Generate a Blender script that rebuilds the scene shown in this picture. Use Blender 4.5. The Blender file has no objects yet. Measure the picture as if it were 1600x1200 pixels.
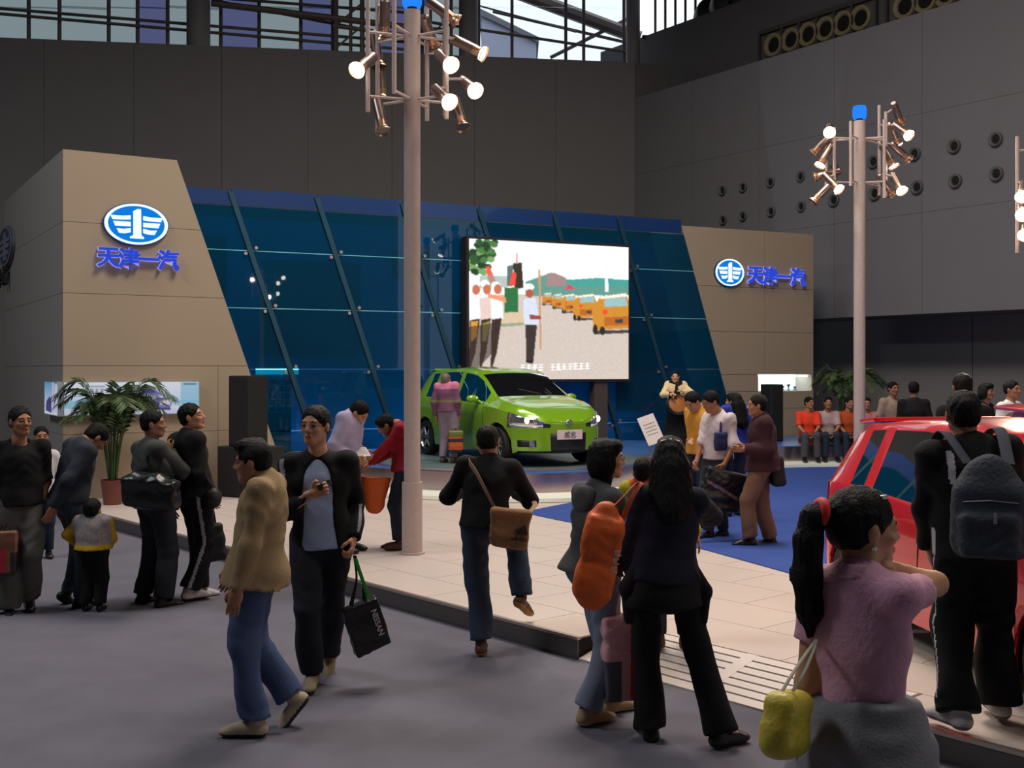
import bpy, bmesh, math, random
import numpy as np
from mathutils import Vector, Matrix
random.seed(7)
scene = bpy.context.scene
C = scene.collection
# ------------------------------------------------------------------ camera, sky, light, exposure
F, H, HOR = 1750.0, 1.95, 577.0          # focal length in pixels of a 1600x1200 frame, eye height, horizon row
cam = bpy.data.cameras.new('camera')
cam.sensor_width = 36.0
cam.lens = 36.0 * F / 1600.0
cam.shift_y = -(600.0 - HOR) / 1600.0
cam.clip_end = 200
camo = bpy.data.objects.new('camera', cam); C.objects.link(camo)
camo.location = (0, 0, H); camo.rotation_euler = (math.pi / 2, 0, 0)
scene.camera = camo

world = bpy.data.worlds.new('sky'); scene.world = world
world.use_nodes = True
wbg = world.node_tree.nodes['Background']
wbg.inputs[0].default_value = (0.86, 0.93, 1.0, 1)
wbg.inputs[1].default_value = 1.3

def area(name, loc, size, energy, col=(1, .93, .84), rot=(0, 0, 0)):
    l = bpy.data.lights.new(name, 'AREA'); l.shape = 'RECTANGLE'; l.size, l.size_y = size
    l.energy = energy; l.color = col
    o = bpy.data.objects.new(name, l); C.objects.link(o); o.location = loc; o.rotation_euler = rot
    return o
area('hall_ceiling_light', (1.5, 11.5, 13.2), (4, 4), 1250, (1, .90, .80))
area('hall_ceiling_light', (-11.0, 7.0, 13.2), (4, 4), 950, (.92, .95, 1))
area('hall_ceiling_light', (6.5, 4.0, 13.2), (4, 4), 420, (1, .92, .86))
area('hall_ceiling_light', (0.0, 17.5, 13.2), (6, 2), 520, (1, .92, .84))

vs = scene.view_settings
vs.view_transform = 'Standard'; vs.look = 'None'; vs.gamma = 1.0; vs.use_curve_mapping = False
vs.exposure = 0.0

# ------------------------------------------------------------------ helpers
def gp(px, py, z=0.0):
    d = F * (H - z) / (py - HOR)
    return Vector(((px - 800) * d / F, d, z))
def at(px, py, d):
    return Vector(((px - 800) * d / F, d, H - (py - HOR) * d / F))
def lin(c):
    return tuple(((v / 255) / 12.92 if v / 255 <= .04045 else (((v / 255) + .055) / 1.055) ** 2.4) for v in c)

MATS = {}
def pm(name, rgb, rough=.6, metal=0.0, var=.12, scale=14, bump=0.0, bscale=60, emit=0.0, coat=0.0, spec=.5, sheen=0.0):
    """procedural material: noise-varied base colour (sRGB 0-255 in), optional fine relief"""
    if name in MATS: return MATS[name]
    m = bpy.data.materials.new(name); m.use_nodes = True
    nt = m.node_tree; b = nt.nodes['Principled BSDF']
    c = lin(rgb)
    tc = nt.nodes.new('ShaderNodeTexCoord')
    nz = nt.nodes.new('ShaderNodeTexNoise'); nz.inputs['Scale'].default_value = scale; nz.inputs['Detail'].default_value = 4
    nt.links.new(tc.outputs['Object'], nz.inputs['Vector'])
    mx = nt.nodes.new('ShaderNodeMix'); mx.data_type = 'RGBA'
    mx.inputs[6].default_value = tuple(v * (1 - var) for v in c) + (1,)
    mx.inputs[7].default_value = tuple(min(1, v * (1 + var)) for v in c) + (1,)
    nt.links.new(nz.outputs['Fac'], mx.inputs[0])
    nt.links.new(mx.outputs[2], b.inputs['Base Color'])
    b.inputs['Roughness'].default_value = rough; b.inputs['Metallic'].default_value = metal
    b.inputs['Coat Weight'].default_value = coat; b.inputs['Coat Roughness'].default_value = .04
    b.inputs['Specular IOR Level'].default_value = spec
    if sheen: b.inputs['Sheen Weight'].default_value = sheen
    if bump:
        n2 = nt.nodes.new('ShaderNodeTexNoise'); n2.inputs['Scale'].default_value = bscale; n2.inputs['Detail'].default_value = 5
        nt.links.new(tc.outputs['Object'], n2.inputs['Vector'])
        bp = nt.nodes.new('ShaderNodeBump'); bp.inputs['Strength'].default_value = bump; bp.inputs['Distance'].default_value = .02
        nt.links.new(n2.outputs['Fac'], bp.inputs['Height']); nt.links.new(bp.outputs['Normal'], b.inputs['Normal'])
    if emit:
        nt.links.new(mx.outputs[2], b.inputs['Emission Color']); b.inputs['Emission Strength'].default_value = emit
    MATS[name] = m
    return m
def glassmat(name, tint, rough=.03, mixf=.25, gloss=(1, 1, 1), body=None, bodyf=0.0):
    """thin coloured pane: tinted see-through + mirror reflection (+ a little coloured body)"""
    if name in MATS: return MATS[name]
    m = bpy.data.materials.new(name); m.use_nodes = True
    nt = m.node_tree; nt.nodes.clear()
    out = nt.nodes.new('ShaderNodeOutputMaterial')
    tr = nt.nodes.new('ShaderNodeBsdfTransparent'); tr.inputs[0].default_value = tuple(tint) + (1,)
    gl = nt.nodes.new('ShaderNodeBsdfGlossy'); gl.inputs[0].default_value = tuple(gloss) + (1,); gl.inputs['Roughness'].default_value = rough
    fr = nt.nodes.new('ShaderNodeFresnel'); fr.inputs[0].default_value = 1.5
    mt = nt.nodes.new('ShaderNodeMath'); mt.operation = 'MULTIPLY'; mt.inputs[1].default_value = mixf * 4
    nt.links.new(fr.outputs[0], mt.inputs[0])
    mx = nt.nodes.new('ShaderNodeMixShader'); nt.links.new(mt.outputs[0], mx.inputs[0])
    src = tr.outputs[0]
    if body:
        df = nt.nodes.new('ShaderNodeBsdfDiffuse'); df.inputs[0].default_value = tuple(body) + (1,)
        m2 = nt.nodes.new('ShaderNodeMixShader'); m2.inputs[0].default_value = bodyf
        nt.links.new(tr.outputs[0], m2.inputs[1]); nt.links.new(df.outputs[0], m2.inputs[2]); src = m2.outputs[0]
    nt.links.new(src, mx.inputs[1]); nt.links.new(gl.outputs[0], mx.inputs[2])
    nt.links.new(mx.outputs[0], out.inputs[0])
    MATS[name] = m
    return m
def emitmat(name, col, strength):
    if name in MATS: return MATS[name]
    m = bpy.data.materials.new(name); m.use_nodes = True
    nt = m.node_tree; nt.nodes.clear()
    out = nt.nodes.new('ShaderNodeOutputMaterial'); e = nt.nodes.new('ShaderNodeEmission')
    e.inputs[0].default_value = tuple(col) + (1,); e.inputs[1].default_value = strength
    nt.links.new(e.outputs[0], out.inputs[0]); MATS[name] = m
    return m
def attrmat(name, strength=0.0, rough=.5):
    """flat print or screen picture from the mesh's own colour layer"""
    if name in MATS: return MATS[name]
    m = bpy.data.materials.new(name); m.use_nodes = True
    nt = m.node_tree; b = nt.nodes['Principled BSDF']; b.inputs['Roughness'].default_value = rough
    a = nt.nodes.new('ShaderNodeVertexColor'); a.layer_name = 'print'
    if strength:
        b.inputs['Base Color'].default_value = (.01, .01, .01, 1)
        nt.links.new(a.outputs[0], b.inputs['Emission Color']); b.inputs['Emission Strength'].default_value = strength
    else:
        nt.links.new(a.outputs[0], b.inputs['Base Color'])
    MATS[name] = m
    return m

def tag(o, label=None, cat=None, group=None, kind=None):
    if label: o['label'] = label
    if cat: o['category'] = cat
    if group: o['group'] = group
    if kind: o['kind'] = kind
    return o
def thing(name, label, cat, loc=(0, 0, 0), rz=0.0, group=None):
    o = bpy.data.objects.new(name, None); C.objects.link(o)
    o.empty_display_size = .1
    o.location = loc; o.rotation_euler = (0, 0, rz)
    return tag(o, label, cat, group)
def mobj(name, verts, faces, mats, parent=None, fm=None, smooth=False, loc=None, rz=None):
    me = bpy.data.meshes.new(name)
    me.from_pydata([tuple(v) for v in verts], [], [tuple(f) for f in faces])
    if not isinstance(mats, (list, tuple)): mats = [mats]
    for m in mats: me.materials.append(m)
    if fm is not None: me.polygons.foreach_set('material_index', np.asarray(fm, dtype=np.int32))
    if smooth: me.polygons.foreach_set('use_smooth', np.ones(len(me.polygons), dtype=bool))
    me.update()
    o = bpy.data.objects.new(name, me); C.objects.link(o)
    if parent is not None: o.parent = parent
    if loc is not None: o.location = loc
    if rz is not None: o.rotation_euler = (0, 0, rz)
    return o
def share(name, me, parent=None, loc=(0, 0, 0), rz=0.0, mtx=None):
    o = bpy.data.objects.new(name, me); C.objects.link(o)
    if parent is not None: o.parent = parent
    if mtx is not None: o.matrix_local = mtx
    else: o.location = loc; o.rotation_euler = (0, 0, rz)
    return o

def frame_from(a, b):
    u = (Vector(b) - Vector(a)); L = u.length; u = u / max(L, 1e-9)
    r = Vector((0, 0, 1)) if abs(u.z) < .95 else Vector((1, 0, 0))
    s = u.cross(r).normalized(); t = s.cross(u)
    return u, s, t, L
class MB:
    """collects simple shapes of ONE part"""
    def __init__(self): self.v = []; self.f = []; self.m = []; self.cm = 0
    def _add(self, vs_, fs_):
        n = len(self.v); self.v += [tuple(x) for x in vs_]; self.f += [tuple(i + n for i in f) for f in fs_]; self.m += [self.cm] * len(fs_)
        return self
    def box(self, c, s, M=None, bev=0.0):
        x, y, z = (k / 2 for k in s)
        if bev <= 0:
            vs_ = [Vector((i * x, j * y, k * z)) for i in (-1, 1) for j in (-1, 1) for k in (-1, 1)]
            fs_ = [(0, 1, 3, 2), (4, 6, 7, 5), (0, 4, 5, 1), (2, 3, 7, 6), (0, 2, 6, 4), (1, 5, 7, 3)]
        else:
            bm = bmesh.new(); bmesh.ops.create_cube(bm, size=1)
            for v in bm.verts: v.co = Vector((v.co.x * s[0], v.co.y * s[1], v.co.z * s[2]))
            bmesh.ops.bevel(bm, geom=list(bm.edges), offset=bev, segments=2, affect='EDGES', profile=.5)
            bm.verts.index_update(); vs_ = [v.co.copy() for v in bm.verts]; fs_ = [[v.index for v in f.verts] for f in bm.faces]; bm.free()
        c = Vector(c)
        if M is not None: vs_ = [M @ v + c for v in vs_]
        else: vs_ = [v + c for v in vs_]
        return self._add(vs_, fs_)
    def cyl(self, a, b, ra, rb=None, n=16, caps=True):
        rb = ra if rb is None else rb
        a, b = Vector(a), Vector(b); u, s, t, L = frame_from(a, b)
        vs_ = []
        for p, r in ((a, ra), (b, rb)):
            for i in range(n):
                an = 2 * math.pi * i / n; vs_.append(p + s * (r * math.cos(an)) + t * (r * math.sin(an)))
        fs_ = [(i, (i + 1) % n, n + (i + 1) % n, n + i) for i in range(n)]
        if caps: fs_ += [tuple(range(n - 1, -1, -1)), tuple(range(n, 2 * n))]
        return self._add(vs_, fs_)
    def tube(self, pts, r, n=8, caps=True, flat=None):
        """sweep; r number or list; flat=(width, thickness) gives a ribbon whose flat side faces `up`"""
        pts = [Vector(p) for p in pts]; N = len(pts)
        vs_ = []; prev = None
        for i, p in enumerate(pts):
            d = (pts[min(i + 1, N - 1)] - pts[max(i - 1, 0)]).normalized()
            if prev is None:
                ref = Vector((0, 0, 1)) if abs(d.z) < .9 else Vector((0, 1, 0))
                s = d.cross(ref).normalized()
            else:
                s = (prev - d * prev.dot(d)).normalized()
            prev = s; t = d.cross(s)
            rr = r[i] if isinstance(r, (list, tuple)) else r
            for k in range(n):
                an = 2 * math.pi * (k + .5) / n
                if flat: vs_.append(p + s * (flat[0] * math.cos(an)) + t * (flat[1] * math.sin(an)))
                else: vs_.append(p + s * (rr * math.cos(an)) + t * (rr * math.sin(an)))
        fs_ = []
        for i in range(N - 1):
            for k in range(n):
                fs_.append((i * n + k, i * n + (k + 1) % n, (i + 1) * n + (k + 1) % n, (i + 1) * n + k))
        if caps: fs_ += [tuple(range(n - 1, -1, -1)), tuple((N - 1) * n + k for k in range(n))]
        return self._add(vs_, fs_)
    def lathe(self, prof, n=24, M=None):
        """prof: (r, z) pairs about the z axis"""
        vs_ = []
        for r, z in prof:
            for k in range(n):
                an = 2 * math.pi * k / n; v = Vector((r * math.cos(an), r * math.sin(an), z))
                vs_.append(M @ v if M is not None else v)
        fs_ = []
        for i in range(len(prof) - 1):
            for k in range(n):
                fs_.append((i * n + k, i * n + (k + 1) % n, (i + 1) * n + (k + 1) % n, (i + 1) * n + k))
        return self._add(vs_, fs_)
    def prism(self, poly, vec):
        """poly: list of 3-D points of a planar outline, extruded along vec"""
        poly = [Vector(p) for p in poly]; vec = Vector(vec); n = len(poly)
        vs_ = poly + [p + vec for p in poly]
        fs_ = [tuple(range(n - 1, -1, -1)), tuple(range(n, 2 * n))] + [(i, (i + 1) % n, n + (i + 1) % n, n + i) for i in range(n)]
        return self._add(vs_, fs_)
    def slab(self, poly, z0, z1):
        return self.prism([(p[0], p[1], z0) for p in poly], (0, 0, z1 - z0))
    def build(self, name, mats, parent=None, smooth=False, loc=None, rz=None):
        return mobj(name, self.v, self.f, mats, parent, self.m, smooth, loc, rz)
def fixn(o):
    bm = bmesh.new(); bm.from_mesh(o.data); bmesh.ops.recalc_face_normals(bm, faces=list(bm.faces)); bm.to_mesh(o.data); bm.free(); return o
def autosmooth(o, ang=40):
    o.data.polygons.foreach_set('use_smooth', np.ones(len(o.data.polygons), dtype=bool))
    o.data.set_sharp_from_angle(angle=math.radians(ang)); return o
def spline(pts, n=8):
    """Catmull-Rom through points"""
    P = [Vector(p) for p in pts]; out = []
    for i in range(len(P) - 1):
        p0, p1, p2, p3 = P[max(i - 1, 0)], P[i], P[i + 1], P[min(i + 2, len(P) - 1)]
        for k in range(n):
            t = k / n
            out.append(.5 * ((2 * p1) + (p2 - p0) * t + (2 * p0 - 5 * p1 + 4 * p2 - p3) * t * t + (3 * p1 - p0 - 3 * p2 + p3) * t ** 3))
    out.append(P[-1]); return out

class Raster:
    """small painter for flat print and screen pictures; coordinates 0..1, v down"""
    def __init__(self, w, h, bg):
        self.w, self.h = w, h
        self.a = np.zeros((h, w, 3), np.float32); self.a[:] = lin(bg)
        self.v, self.u = np.mgrid[0:h, 0:w].astype(np.float32); self.u = self.u / (w - 1); self.v = self.v / (h - 1)
    def put(self, mask, col, al=1.0):
        c = np.array(lin(col), np.float32); m = mask.astype(np.float32)[..., None] * al
        self.a = self.a * (1 - m) + c * m
    def rect(self, x0, y0, x1, y1, col, al=1.0): self.put((self.u >= x0) & (self.u <= x1) & (self.v >= y0) & (self.v <= y1), col, al)
    def ell(self, cx, cy, rx, ry, col, al=1.0): self.put(((self.u - cx) / rx) ** 2 + ((self.v - cy) / ry) ** 2 <= 1, col, al)
    def poly(self, pts, col, al=1.0):
        ins = np.zeros(self.u.shape, bool); n = len(pts)
        for i in range(n):
            x0, y0 = pts[i]; x1, y1 = pts[(i + 1) % n]
            if y0 == y1: continue
            ins ^= ((y0 > self.v) != (y1 > self.v)) & (self.u < (x1 - x0) * (self.v - y0) / (y1 - y0) + x0)
        self.put(ins, col, al)
    def vgrad(self, y0, y1, c0, c1, x0=0, x1=1):
        m = (self.v >= y0) & (self.v <= y1) & (self.u >= x0) & (self.u <= x1)
        t = np.clip((self.v - y0) / (y1 - y0), 0, 1)[..., None]
        col = np.array(lin(c0), np.float32) * (1 - t) + np.array(lin(c1), np.float32) * t
        self.a = np.where(m[..., None], col, self.a)
    def noise(self, amt, seed=1):
        r = np.random.RandomState(seed).rand(self.h, self.w, 1).astype(np.float32); self.a = self.a * (1 - amt + 2 * amt * r)
    def blur(self, n=1):
        for _ in range(n):
            p = np.pad(self.a, ((1, 1), (1, 1), (0, 0)), 'edge')
            self.a = (p[1:-1, 1:-1] * 2 + p[:-2, 1:-1] + p[2:, 1:-1] + p[1:-1, :-2] + p[1:-1, 2:]) / 6
    def mesh(self, name, tl, tr, br, bl, mat, parent=None):
        tl, tr, br, bl = (np.array(x, np.float32) for x in (tl, tr, br, bl))
        u = self.u[..., None]; v = self.v[..., None]
        P = (tl * (1 - u) + tr * u) * (1 - v) + (bl * (1 - u) + br * u) * v
        h, w = self.h, self.w
        idx = np.arange(h * w).reshape(h, w)
        fs_ = np.stack([idx[:-1, :-1], idx[1:, :-1], idx[1:, 1:], idx[:-1, 1:]], -1).reshape(-1, 4)
        o = mobj(name, P.reshape(-1, 3).tolist(), fs_.tolist(), mat, parent)
        at_ = o.data.color_attributes.new('print', 'FLOAT_COLOR', 'POINT')
        col = np.ones((h * w, 4), np.float32); col[:, :3] = self.a.reshape(-1, 3)
        at_.data.foreach_set('color', col.ravel())
        return o

def text_mesh(s, size, extrude=.01, bold=0.0):
    """lettering as a mesh datablock, centred on its own middle, in the XZ plane facing -Y"""
    cu = bpy.data.curves.new('lettering', 'FONT'); cu.body = s; cu.size = size; cu.extrude = extrude; cu.offset = bold
    cu.align_x = 'CENTER'; cu.align_y = 'CENTER'; cu.resolution_u = 3
    o = bpy.data.objects.new('lettering', cu); C.objects.link(o)
    dg = bpy.context.evaluated_depsgraph_get(); me = bpy.data.meshes.new_from_object(o.evaluated_get(dg))
    C.objects.unlink(o); bpy.data.objects.remove(o); bpy.data.curves.remove(cu)
    n = len(me.vertices); co = np.zeros(n * 3, np.float32); me.vertices.foreach_get('co', co); co = co.reshape(-1, 3)
    if n:
        mid = (co.max(0) + co.min(0)) / 2; mid[2] = 0; co = co - mid
    me.vertices.foreach_set('co', np.stack([co[:, 0], -co[:, 2], co[:, 1]], -1).ravel()); me.update()
    return me
# ------------------------------------------------------------------ the hall
M_floor = pm('grey hall carpet', (105, 103, 113), .95, var=.18, scale=3, bump=.35, bscale=180, spec=.15)
M_wallb = pm('charcoal wall panel', (126, 124, 124), .85, var=.06, scale=2, bump=.05, spec=.2)
M_wallr = pm('grey wall panel', (122, 120, 124), .85, var=.06, scale=1.5, spec=.2)
M_wallu = pm('dark upper wall', (96, 94, 96), .85, var=.06, scale=1.5, spec=.2)
M_dark = pm('dark seam', (24, 24, 26), .9)
fl = MB(); fl.box((0, 22, -.05), (76, 84, .1)); floor = tag(fl.build('floor', M_floor), kind='structure')
cl = MB(); cl.box((0, 8, 15.2), (76, 52, .2)); ceil = tag(cl.build('ceiling', pm('dark roof lining', (60, 60, 64), .9)), kind='structure')
tag(MB().box((0, -18, 7.6), (76, .3, 15.4)).build('wall_rear', M_wallr), kind='structure')
tag(MB().box((-24, 10, 7.6), (.3, 58, 15.4)).build('wall_left', M_wallr), kind='structure')

CORN = Vector((3.51, 32.0, 0))
bu = Vector((-17.0, -2.4, 0)).normalized()              # along the back wall, leftwards
bn = Vector((bu.y, -bu.x, 0));  bn = bn if bn.y < 0 else -bn   # towards the camera
ru = Vector((.572, -.82, 0)).normalized()               # along the right wall, towards the camera
rn = Vector((-ru.y, ru.x, 0)); rn = rn if rn.x < 0 else -rn    # into the hall
def wallbox(mb, o, u, n, s0, s1, z0, z1, t0, t1):
    """box spanning s0..s1 along u, z0..z1, and t0..t1 along n from line o"""
    P = [o + u * s + n * t for s, t in ((s0, t0), (s1, t0), (s1, t1), (s0, t1))]
    mb.prism([(p.x, p.y, z0) for p in P], (0, 0, z1 - z0)); return mb
ZB = 10.72
wb = MB(); wallbox(wb, CORN, bu, bn, -1.0, 27.5, 0, ZB - .02, -.3, -.03)
wall_back = tag(fixn(wb.build('wall_back', pm('back wall seam', (100, 98, 98), .9))), kind='structure')
for i in range(12):
    m = MB(); wallbox(m, CORN, bu, bn, i * 2.3 + .005, (i + 1) * 2.3 - .005, 0, ZB, -.03, 0)
    fixn(m.build('wall_panel', M_wallb, wall_back))
ZR0, ZR1 = 3.15, 9.7
wr = MB(); wallbox(wr, CORN, ru, rn, -.0, 40, ZR0 + .02, ZR1 - .02, -.4, -.03)
wallbox(wr, CORN, ru, rn, 0, 40, 0, ZR0 + .1, -1.9, -1.6)
wallbox(wr, CORN, ru, rn, 0, 40, ZR0, ZR0 + .12, -1.7, -.03)
wall_right = tag(fixn(wr.build('wall_right', [pm('right wall seam', (98, 96, 100), .9)])), kind='structure')
rows = [ZR0, 5.35, 7.5, ZR1]
for i in range(12):
    for j in range(3):
        m = MB(); wallbox(m, CORN, ru, rn, i * 2.35 + .004, (i + 1) * 2.35 - .004, rows[j] + .003, rows[j + 1] - .003, -.03, 0)
        fixn(m.build('wall_panel', M_wallr, wall_right))
for i in range(9):
    m = MB(); wallbox(m, CORN, ru, rn, i * 3.2 + .012, (i + 1) * 3.2 - .012, 0, ZR0, -1.6, -1.57)
    fixn(m.build('recess_panel', M_wallb, wall_right))
wu = MB(); wallbox(wu, CORN, ru, rn, -3, 40, ZR1 - .1, 11.9, -1.5, -1.2); wallbox(wu, CORN, ru, rn, -3, 40, ZR1 - .12, ZR1 - .02, -1.4, -.4)
wall_upper = tag(fixn(wu.build('wall_upper', M_wallu)), kind='structure')
# dark plant gallery above the upper right wall
wg = MB(); wallbox(wg, CORN, ru, rn, 1.2, 40, 11.9, 15.2, -4.4, -4.1)
tag(fixn(wg.build('wall_gallery', pm('gallery dark', (52, 52, 52), .9))), kind='structure')

def on_plane(px, py, o, n):
    """where the ray of a pixel meets the vertical plane through o with normal n"""
    r = Vector(((px - 800) / F, 1, 0)); d = o.to_2d().dot(n.to_2d()) / r.to_2d().dot(n.to_2d())
    return at(px, py, d)
# round air nozzles on the right wall
M_noz = pm('nozzle grey plastic', (92, 92, 94), .6); M_hole = pm('nozzle black throat', (12, 12, 12), .8)
def ringmesh(R, r0, dep, n=20):
    m = MB()
    m.lathe([(R, .0), (R, dep), (R * .86, dep * 1.4), (r0, dep * .4), (r0, -.0)], n)
    return m
noz_ring = ringmesh(.15, .085, .06).build('ring', M_noz, smooth=True).data
noz_in = MB().lathe([(.088, .01), (.05, .022), (.0, .024)], 16).build('throat', M_hole, smooth=True).data
for o in [o for o in C.objects if o.name in ('ring', 'throat')]: bpy.data.objects.remove(o)
rmat = Matrix((( -ru.x, 0, rn.x), (-ru.y, 0, rn.y), (0, 1, 0))).to_4x4()   # local z -> wall normal
if rmat.determinant() < 0: rmat = Matrix(((ru.x, 0, rn.x), (ru.y, 0, rn.y), (0, 1, 0))).to_4x4()
nozz = [(1130, 298), (1162, 293), (1205, 285), (1252, 276), (1304, 267), (1366, 253), (1430, 241), (1492, 229), (1557, 218),
        (1131, 344), (1162, 338), (1206, 331), (1253, 323), (1304, 313), (1368, 303), (1434, 293), (1494, 283), (1558, 272)]
ordw = ['first', 'second', 'third', 'fourth', 'fifth', 'sixth', 'seventh', 'eighth', 'ninth']
for i, (px, py) in enumerate(nozz):
    p = on_plane(px, py, CORN, rn)
    o = thing('air_nozzle', 'grey air nozzle, %s from the corner in the %s row of the grey wall' % (ordw[i % 9], 'upper' if i < 9 else 'lower'), 'air vent', group='air nozzles on the right wall')
    o.matrix_world = Matrix.Translation(p + rn * .002) @ rmat
    s = 1.0 if i % 9 > 3 else .85
    for nm, me in (('ring', noz_ring), ('throat', noz_in)): share(nm, me, o)
    o.scale = (s, s, s)
# framed rows of large ring diffusers on the set-back upper wall
M_fr = pm('vent frame dark', (70, 66, 58), .7); M_ringy = pm('ochre ring', (150, 138, 104), .6)
UPO = CORN - rn * 1.2
def vent_row(pxs, label, s_pad=.35):
    o = thing('vent_panel', label, 'air vent')
    P = [on_plane(px, py, UPO, rn) for px, py in pxs]
    zc = sum(p.z for p in P) / len(P)
    S = sorted((p - UPO).dot(ru) for p in P)
    m = MB(); h = .36
    wallbox(m, UPO, ru, rn, S[0] - .5, S[-1] + .5, zc + h, zc + h + .1, 0, .1); wallbox(m, UPO, ru, rn, S[0] - .5, S[-1] + .5, zc - h - .06, zc - h, 0, .1)
    for k in [S[0] - .5] + [(a + b) / 2 for a, b in zip(S[:-1], S[1:])] + [S[-1] + .44]: wallbox(m, UPO, ru, rn, k, k + .06, zc - h, zc + h, 0, .1)
    fixn(m.build('frame', M_fr, o))
    big = MB().lathe([(.31, .0), (.31, .06), (.27, .1), (.19, .03), (.19, .0)], 24)
    for k in S:
        p = UPO + ru * k; p.z = zc
        r = mobj('ring', big.v, big.f, M_ringy, o, smooth=True); r.matrix_local = Matrix.Translation(p + rn * .01) @ rmat
        tmb = MB().lathe([(.195, .012), (.0, .02)], 20); t = mobj('throat', tmb.v, tmb.f, M_hole, r, smooth=True)
vent_row([(1210, 70), (1237, 62), (1264, 54), (1291, 45), (1319, 38), (1346, 30)], 'framed row of six ochre ring vents on the upper grey wall')
vent_row([(1415, 6), (1447, -1), (1479, -8), (1511, -15)], 'ring vents cut off by the top edge of the picture')
# round dark fan drums in the gallery
for px, py, r, d, lab in ((1108, 22, .42, 33, 'smaller dark fan drum above the grey wall'), (1138, 8, .5, 32, 'larger dark fan drum beside the pipe rack')):
    c = at(px, py, d); o = thing('fan_drum', lab, 'fan', c)
    m = MB(); m.lathe([(r * .2, .3), (r * .9, .3), (r, .2), (r, -.3), (r * .9, -.4), (0.01, -.4)], 20, Matrix.Rotation(math.pi / 2, 3, 'X')); m.build('drum', pm('fan black', (34, 34, 36), .6), o, smooth=True)
    m = MB()
    for k in range(6): an = k * math.pi / 3; m.box((r * .5 * math.cos(an), -.25, r * .5 * math.sin(an)), (r * .8, .03, .1), Matrix.Rotation(-an, 3, 'Y'))
    m.build('blade', pm('fan blade', (50, 50, 52), .6), o)
ob = thing('pipe_rack', 'dark rack of upright bars behind the corner of the hall', 'rack', at(1050, 30, 33.5))
for k in range(6): MB().box((-.5 + k * .3, 0, .2), (.07, .07, 1.7)).build('bar', pm('rack bar', (120, 112, 100), .6), ob)
for z in (-.55, .9): MB().box((.2, -.05, z), (2.2, .08, .1)).build('rail', pm('rack rail', (60, 56, 54), .6), ob)

# clerestory above the back wall: columns, glazing bars, panes, roof beams, the next building
M_frame = pm('window bar', (112, 106, 104), .6); M_col = pm('round column', (132, 128, 130), .6)
M_pgreen = glassmat('smoked pane', (.42, .46, .46), .08, .05)
M_pblue = glassmat('bluish pane', (.26, .27, .38), .08, .05)
M_pclear = glassmat('clear pane', (.92, .95, .98), .02, .1)
win = tag(thing('window_1', None, None), kind='structure')
WO = CORN - bn * 1.6                          # window plane behind the wall top
wd = lambda px: (on_plane(px, 60, WO, bn) - WO).dot(bu)
def wbar(px0, py0, px1, py1, w, name='window_bar', mat=None, off=0.0, par=None):
    o_ = WO + bn * off
    a, b = on_plane(px0, py0, o_, bn), on_plane(px1, py1, o_, bn)
    m = MB(); m.tube([a, b], w, 6); return m.build(name, mat or M_frame, par or win)
cols = [-300, -215, -130, -40, 45, 93, 170, 215, 262, 345, 405, 470, 520, 590, 660, 748, 800, 884, 912, 975]
for i, (x0, x1) in enumerate(zip(cols[:-1], cols[1:])):
    kind = M_pclear if x0 >= 700 else (M_pblue if i in (7, 9, 11, 13) else M_pgreen)
    for (ya, yb) in ((-90, 12), (12, 98)):
        P = [on_plane(px, py, WO, bn) for px, py in ((x0 + 1, yb), (x1 - 1, yb), (x1 - 1, ya), (x0 + 1, ya))]
        zt, zb = P[2].z, P[0].z
        P = [(P[0].x, P[0].y, min(zb, 14.9)), (P[1].x, P[1].y, min(zb, 14.9)), (P[1].x, P[1].y, min(zt, 14.9)), (P[0].x, P[0].y, min(zt, 14.9))]
        m = MB(); m.prism(P, -bn * .02); fixn(m.build('pane', kind, win))
for px in cols[1:]: wbar(px, 110, px, -70, .055)
for (x0, y0, x1, y1) in ((-40, 18, 640, 78), (-40, 10, 640, 66), (0, -30, 640, 20), (330, 0, 640, 60), (640, 30, 985, 82)): wbar(x0, y0, x1, y1, .045, off=.15)
M_steel = pm('roof steel', (126, 112, 106), .5, .3)
tru = thing('roof_truss', 'grey steel roof truss behind the lamp post above the dark wall', 'truss')
for (x0, y0, x1, y1, w) in ((525, 110, 525, -60, .07), (548, 110, 548, -60, .05), (566, 110, 566, -60, .07), (672, 70, 672, -60, .06), (705, 90, 705, -60, .05),
                            (330, 5, 700, 50, .09), (520, 40, 740, 70, .06), (525, 75, 566, 40, .03), (525, 40, 566, 5, .03), (672, 60, 705, 20, .03)):
    o_ = WO + bn * .7; m = MB(); m.tube([on_plane(x0, y0, o_, bn), on_plane(x1, y1, o_, bn)], w, 8); m.build('strut', M_steel, tru)
rb = thing('roof_beam', 'pale slanting roof beam outside the bright clerestory window', 'beam')
for (x0, y0, x1, y1, w, d) in ((760, -30, 1000, 60, .22, 36), (770, 18, 985, 68, .05, 36), (860, 90, 990, 25, .06, 36), (745, 8, 900, 50, .03, 35.5)):
    m = MB(); m.tube([at(x0, y0, d), at(x1, y1, d)], w, 8); m.build('beam', M_steel, rb)
nb = thing('neighbouring_building', 'pale blue flat-roofed building seen through the clerestory window', 'building', at(790, 40, 44))
NBM = pm('pale blue cladding', (170, 172, 190), .7)
m = MB(); base = nb.location
m.prism([Vector(at(752, 20, 44)) - base, Vector(at(838, 62, 44)) - base, Vector((at(838, 200, 44).x, 44, 0)) - base, Vector((at(752, 200, 44).x, 44, 0)) - base], (0, 4, 0)); fixn(m.build('wall', NBM, nb))
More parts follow.
